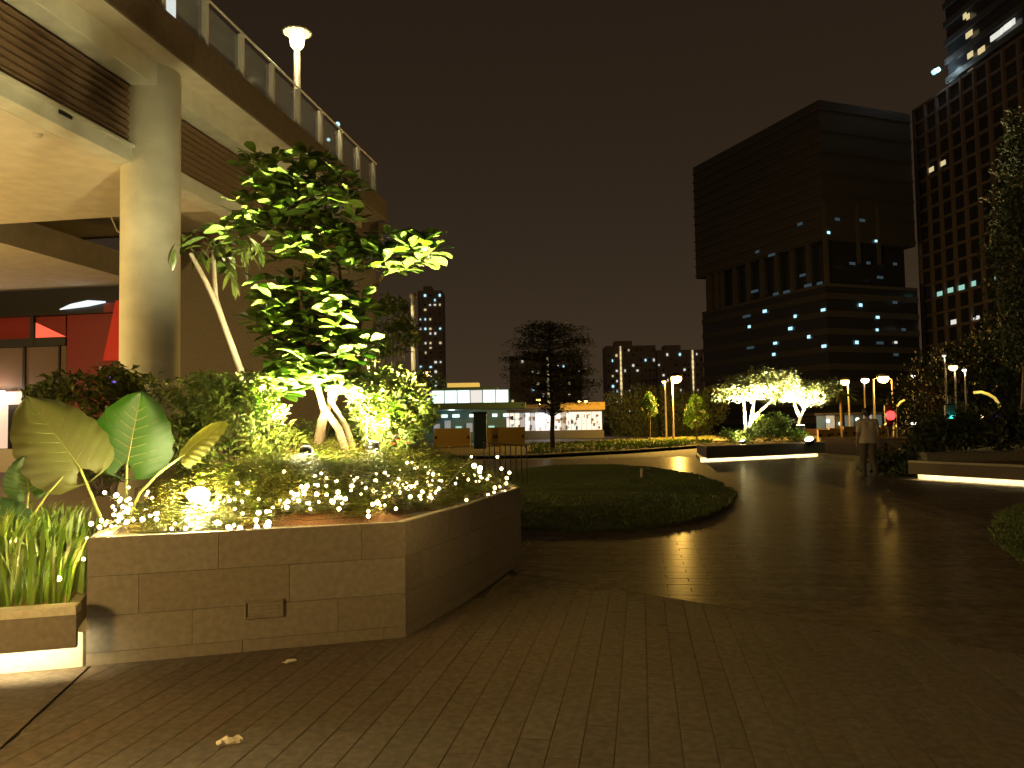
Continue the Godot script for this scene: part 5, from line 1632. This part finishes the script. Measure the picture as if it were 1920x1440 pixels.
func barrier(label: String, where: Vector3, length: float, height: float, turn: float, group: String) -> void:
	var t := thing("road_barrier", label, "barrier", where, turn, group)
	var s := mb()
	var p := PackedVector2Array([Vector2(-0.3, 0), Vector2(0.3, 0), Vector2(0.28, 0.22), Vector2(0.13, 0.4), Vector2(0.1, height - 0.06), Vector2(0.06, height), Vector2(-0.06, height), Vector2(-0.1, height - 0.06), Vector2(-0.13, 0.4), Vector2(-0.28, 0.22)])
	var n := p.size()
	for k in n:
		var a := p[k]; var b := p[(k + 1) % n]
		quad(s, Vector3(-length / 2, a.y, a.x), Vector3(-length / 2, b.y, b.x), Vector3(length / 2, b.y, b.x), Vector3(length / 2, a.y, a.x))
	var ix := Geometry2D.triangulate_polygon(p)
	for k in range(0, ix.size(), 3):
		for e in [-1.0, 1.0]:
			var v := []
			for j in 3: v.append(Vector3(e * length / 2, p[ix[k + j]].y, p[ix[k + j]].x))
			if e < 0: tri(s, v[0], v[1], v[2])
			else: tri(s, v[0], v[2], v[1])
	obj("body", s, M.barrier_yellow, t)
	for e in [-1.0, 1.0]:
		s = mb(); cbox(s, Vector3(e * (length / 2 - 0.14), height * 0.55, 0.1), Vector3(0.16, 0.2, 0.1), 0.02); obj("grip_recess", s, M.black_panel, t)

# ---------------------------------------------------------------- trees beyond the plaza
func make_trees() -> void:
	var s: SurfaceTool
	# dark umbrella tree: flat tiers of foliage
	var c := floor_at(1037, 842)
	var t := thing("umbrella_tree", "dark umbrella tree with flat tiered crown standing alone in the centre", "tree", c)
	s = mb(); tube(s, [Vector3(0, -0.1, 0), Vector3(-0.03, 1.0, 0), Vector3(0.02, 2.2, 0), Vector3(-0.05, 4.0, 0), Vector3(-0.1, 6.2, 0), Vector3(0, 7.2, 0)], [0.17, 0.14, 0.13, 0.1, 0.06, 0.03], 9); obj("trunk", s, M.dark_bark, t)
	var spots := []; var tints := []
	for q in [[2.25, 0.9, 0.16, 40, 0.0], [2.9, 2.3, 0.3, 120, 0.3], [3.7, 2.9, 0.35, 210, 0.35], [4.55, 3.0, 0.32, 210, 0.1], [5.4, 2.7, 0.32, 200, -0.1], [6.2, 2.6, 0.3, 180, -0.1], [6.85, 2.1, 0.22, 120, -0.15], [7.25, 1.3, 0.18, 46, -0.3]]:
		for k in 8:
			var a: float = TAU * k / 8.0 + q[0] * 2.0
			var e := Vector3(cos(a) * q[1] * 0.85 + q[4], q[0], sin(a) * q[1] * 0.85)
			s = mb(); tube(s, [Vector3(0, q[0] - 0.35, 0), e * Vector3(0.5, 1, 0.5) - Vector3(0, 0.12, 0), e], [0.04, 0.03, 0.012], 5); obj("limb", s, M.dark_bark, t)
		for k in q[3]:
			var a := rng.randf() * TAU
			var r: float = sqrt(rng.randf()) * q[1] * (0.85 + 0.2 * sin(a * 3.0 + q[0]))
			spots.append(Transform3D(Basis(Vector3.UP, rng.randf() * TAU).scaled(Vector3(1.1, 0.6, 1.1) * rng.randf_range(0.7, 1.3)), Vector3(cos(a) * r + q[4], q[0] + rng.randf_range(-1, 1) * q[2], sin(a) * r)))
			tints.append(tint(0.5, 1.1))
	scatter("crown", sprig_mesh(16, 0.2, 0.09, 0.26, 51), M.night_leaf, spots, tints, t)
	# two small trees lit by the sodium lamp
	for q in [[1217, 760, 64, 0.62, 1.0, "small conical tree lit yellow, left of the tall sodium lamp"], [1305, 772, 62, 0.85, 1.25, "small round tree lit yellow, right of the tall sodium lamp"]]:
		var p := at(q[0], q[1], q[2])
		t = thing("lit_street_tree", q[5], "tree", Vector3(p.x, 0, p.z), 0.0, "small lit trees by the sodium lamp")
		s = mb(); tube(s, [Vector3(0, -0.1, 0), Vector3(0.03, p.y * 0.6, 0), Vector3(0, p.y + q[4] * 0.6, 0)], [0.07, 0.055, 0.02], 7); obj("trunk", s, M.dark_bark, t)
		spots = []; tints = []
		for k in 150:
			var v := in_ball()
			v.x *= 1.0 - 0.45 * v.y
			spots.append(Transform3D(Basis.from_euler(in_ball() * 2.0), Vector3(0, p.y, 0) + v * Vector3(q[3], q[4], q[3]))); tints.append(tint(0.7, 1.3))
		scatter("crown", sprig_mesh(12, 0.16, 0.08, 0.16, 52), M.verge_leaf, spots, tints, t)
	# palm like tree right of the white trees
	var p := at(1576, 738, 64.0)
	t = thing("lit_palm", "slim palm like tree lit orange right of the white lit trees", "tree", Vector3(p.x, 0, p.z))
	s = mb(); tube(s, [Vector3(0, -0.1, 0), Vector3(0.05, p.y * 0.5, 0), Vector3(0, p.y, 0)], [0.2, 0.16, 0.13], 8); obj("trunk", s, M.bark, t)
	spots = []; tints = []
	for k in 26:
		var a := rng.randf() * TAU
		spots.append(Transform3D(between(Vector3.ZERO, Vector3(cos(a), rng.randf_range(-0.2, 0.9), sin(a))), Vector3(0, p.y, 0))); tints.append(tint(0.7, 1.2))
	scatter("crown", leaf_mesh(1.35, 0.26, 0.4, 0.2, 0.45), M.verge_leaf, spots, tints, t)

# ---------------------------------------------------------------- the person
func make_person() -> void:
	var spot_ := floor_at(1630, 897)
	var t := thing("person", "person with short dark hair in a pale T-shirt and dark trousers walking away", "person", spot_ + Vector3(0, 0.002, 0), -0.12)
	var s := mb()
	var V := func(x: float, y: float, z: float) -> Vector3: return Vector3(x, y, z)
	var torso := [[V.call(-0.07, 0.95, 0.0), V.call(0.07, 0.95, 0.0), 0.105, 0.105], [V.call(0, 0.98, 0), V.call(0, 1.18, 0.0), 0.115, 0.11], [V.call(-0.06, 1.22, 0.0), V.call(-0.09, 1.34, 0.0), 0.1, 0.095], [V.call(0.06, 1.22, 0.0), V.call(0.09, 1.34, 0.0), 0.1, 0.095], [V.call(-0.155, 1.385, 0.01), V.call(0.155, 1.385, 0.01), 0.065, 0.065], [V.call(0, 1.36, 0.0), V.call(0, 1.42, 0.0), 0.08, 0.06]]
	var uarm := [[V.call(-0.185, 1.385, 0.01), V.call(-0.235, 1.11, 0.03), 0.054, 0.04], [V.call(0.185, 1.385, 0.01), V.call(0.235, 1.11, 0.05), 0.054, 0.04]]
	var larm := [[V.call(-0.235, 1.11, 0.03), V.call(-0.245, 0.87, -0.06), 0.04, 0.027], [V.call(0.235, 1.11, 0.05), V.call(0.25, 0.87, 0.0), 0.04, 0.027]]
	var legs := [[V.call(-0.09, 0.93, 0), V.call(-0.1, 0.5, -0.07), 0.085, 0.055], [V.call(-0.1, 0.5, -0.07), V.call(-0.1, 0.09, -0.06), 0.052, 0.036], [V.call(0.09, 0.93, 0), V.call(0.095, 0.5, 0.02), 0.085, 0.055], [V.call(0.095, 0.5, 0.02), V.call(0.1, 0.14, 0.2), 0.052, 0.036]]
	var feet := [[V.call(-0.1, 0.06, -0.03), V.call(-0.105, 0.04, -0.2), 0.04, 0.035], [V.call(0.1, 0.12, 0.22), V.call(0.105, 0.045, 0.08), 0.04, 0.035]]
	var neck := [[V.call(0, 1.4, 0.0), V.call(0, 1.52, -0.015), 0.056, 0.052]]
	nets(s, torso + uarm + larm + legs + feet + neck, 0.035, 0.016)
	# head with nose, chin, ears and eye sockets
	nets(s, [[V.call(0, 1.5, -0.01), V.call(0, 1.53, -0.015), 0.053, 0.05], [V.call(0, 1.625, 0.0), V.call(0, 1.63, -0.015), 0.088, 0.085], [V.call(0, 1.56, -0.045), V.call(0, 1.6, -0.04), 0.05, 0.065], [V.call(0, 1.545, -0.075), V.call(0, 1.545, -0.08), 0.026, 0.024], [V.call(0, 1.62, -0.098), V.call(0, 1.59, -0.118), 0.01, 0.014], [V.call(-0.085, 1.63, -0.005), V.call(-0.09, 1.59, -0.01), 0.017, 0.011], [V.call(0.085, 1.63, -0.005), V.call(0.09, 1.59, -0.01), 0.017, 0.011], [V.call(-0.022, 1.563, -0.096), V.call(0.022, 1.563, -0.096), 0.008, 0.008]], 0.02, 0.008)
	for e in [-1.0, 1.0]:
		ball(s, V.call(e * 0.032, 1.618, -0.083), 0.013, 8)
		# hands: palm, four fingers curled a little, thumb from the side of the palm
		var wr: Vector3 = larm[0][1] if e < 0 else larm[1][1]
		var dn := Vector3(0, -1, -0.25 if e < 0 else -0.05).normalized()
		var fw := Vector3(0, -dn.z, dn.y).normalized() * -1.0
		fw = Vector3(0, dn.z, -dn.y).normalized()
		var inn := Vector3(-e, 0, 0)
		var hand := [[wr, wr + dn * 0.03, 0.024, 0.024]]
		for k in 4:
			var off := (k - 1.5) * 0.019
			var kn: Vector3 = wr + dn * 0.085 + fw * -off
			hand.append([wr + dn * 0.03 + fw * -off * 0.6, kn, 0.014, 0.0105])
			var l: float = [0.07, 0.08, 0.075, 0.058][k]
			var m1 := kn + dn * l * 0.5 + inn * 0.008
			hand.append([kn, m1, 0.0095, 0.0085])
			hand.append([m1, m1 + dn * l * 0.42 + inn * 0.022, 0.0085, 0.0075])
		var th: Vector3 = wr + dn * 0.03 + fw * 0.022
		hand.append([th, th + dn * 0.035 + fw * 0.026 + inn * 0.01, 0.0125, 0.0105])
		hand.append([th + dn * 0.035 + fw * 0.026 + inn * 0.01, th + dn * 0.062 + fw * 0.028 + inn * 0.02, 0.01, 0.008])
		nets(s, hand, 0.006, 0.005)
	var body := obj("body", s, M.skin, t)
	s = mb()
	var loose := []
	for b in torso: loose.append([b[0], b[1], b[2] + 0.02, b[3] + 0.02])
	loose.append([V.call(-0.085, 0.9, 0), V.call(0.085, 0.9, 0), 0.125, 0.125])
	loose.append([V.call(-0.07, 1.0, 0), V.call(-0.08, 1.3, 0.0), 0.12, 0.12]); loose.append([V.call(0.07, 1.0, 0), V.call(0.08, 1.3, 0.0), 0.12, 0.12])
	for b in uarm: loose.append([b[0], b[0].lerp(b[1], 0.72), 0.072, 0.066])
	nets(s, loose, 0.03, 0.016, [[Vector3(0, -1, 0), -0.86], [Vector3(0, 1, 0.12), 1.462]])
	obj("shirt", s, M.shirt, t)
	s = mb()
	var tr := [[V.call(-0.07, 0.93, 0.0), V.call(0.07, 0.93, 0.0), 0.116, 0.116]]
	for k in 4: tr.append([legs[k][0], legs[k][1], legs[k][2] + 0.018, legs[k][3] + (0.022 if k % 2 == 0 else 0.028)])
	nets(s, tr, 0.03, 0.016, [[Vector3(0, 1, 0), 0.99]])
	obj("trousers", s, M.trousers, t)
	s = mb()
	nets(s, [[V.call(0, 1.635, 0.008), V.call(0, 1.64, -0.015), 0.097, 0.092], [V.call(0, 1.58, 0.04), V.call(0, 1.62, 0.03), 0.065, 0.08], [V.call(-0.05, 1.69, -0.04), V.call(0.05, 1.69, -0.04), 0.045, 0.045]], 0.03, 0.01, [[Vector3(0, -0.85, -1).normalized(), -1.03]])
	obj("hair", s, M.hair, t)
	for f in [[feet[0], 0.0], [feet[1], 0.0]]:
		s = mb()
		nets(s, [[f[0][0], f[0][1], 0.048, 0.042], [f[0][0] + Vector3(0, 0.03, 0.01), f[0][0], 0.045, 0.045]], 0.02, 0.012, [[Vector3(0, -1, 0), 0.0]])
		obj("shoe", s, M.shoe, t)

# ---------------------------------------------------------------- small things
func make_small() -> void:
	var s := mb()
	var p := floor_at(431, 1393)
	var o := thing("crumpled_wrapper", "crumpled pale wrapper lying on the paving near the bottom edge", "litter", p, 0.5)
	paper(s, 0.12, 0.05, 0.028, 61)
	obj("wrapper", s, M.paper, o)
	s = mb()
	o = thing("paper_scrap", "small pale scrap of paper on the paving below the planter's wall", "litter", floor_at(543, 1241), 0.9)
	paper(s, 0.09, 0.03, 0.012, 62)
	obj("scrap", s, M.paper, o)
	s = mb()
	o = thing("lawn_marker", "small pale marker stub on the lawn island", "marker", at(1204, 893, 21.0) * Vector3(1, 0, 1) + Vector3(0, 0.03, 0))
	lathe(s, [Vector2(0, 0), Vector2(0.05, 0), Vector2(0.05, 0.2), Vector2(0.04, 0.24), Vector2(0, 0.25)], 10)
	obj("stub", s, M.pale_stone, o)

func paper(s: SurfaceTool, l: float, w: float, h: float, seed_: int) -> void:
	var r := RandomNumberGenerator.new()
	r.seed = seed_
	var n := 7; var m := 4
	var g := []
	for i in n + 1:
		for j in m + 1:
			g.append(Vector3((i / float(n) - 0.5) * l + r.randf_range(-1, 1) * l * 0.03, 0.004 + h * r.randf() * (0.4 + 0.6 * sin(PI * i / n)), (j / float(m) - 0.5) * w + r.randf_range(-1, 1) * w * 0.08))
	for i in n:
		for j in m:
			var a: int = i * (m + 1) + j
			quad(s, g[a], g[a + m + 1], g[a + m + 2], g[a + 1])
	for i in n:
		for e in [0, m]:
			var a: int = i * (m + 1) + e
			quad(s, g[a], g[a + m + 1], g[a + m + 1] * Vector3(1, 0, 1), g[a] * Vector3(1, 0, 1))
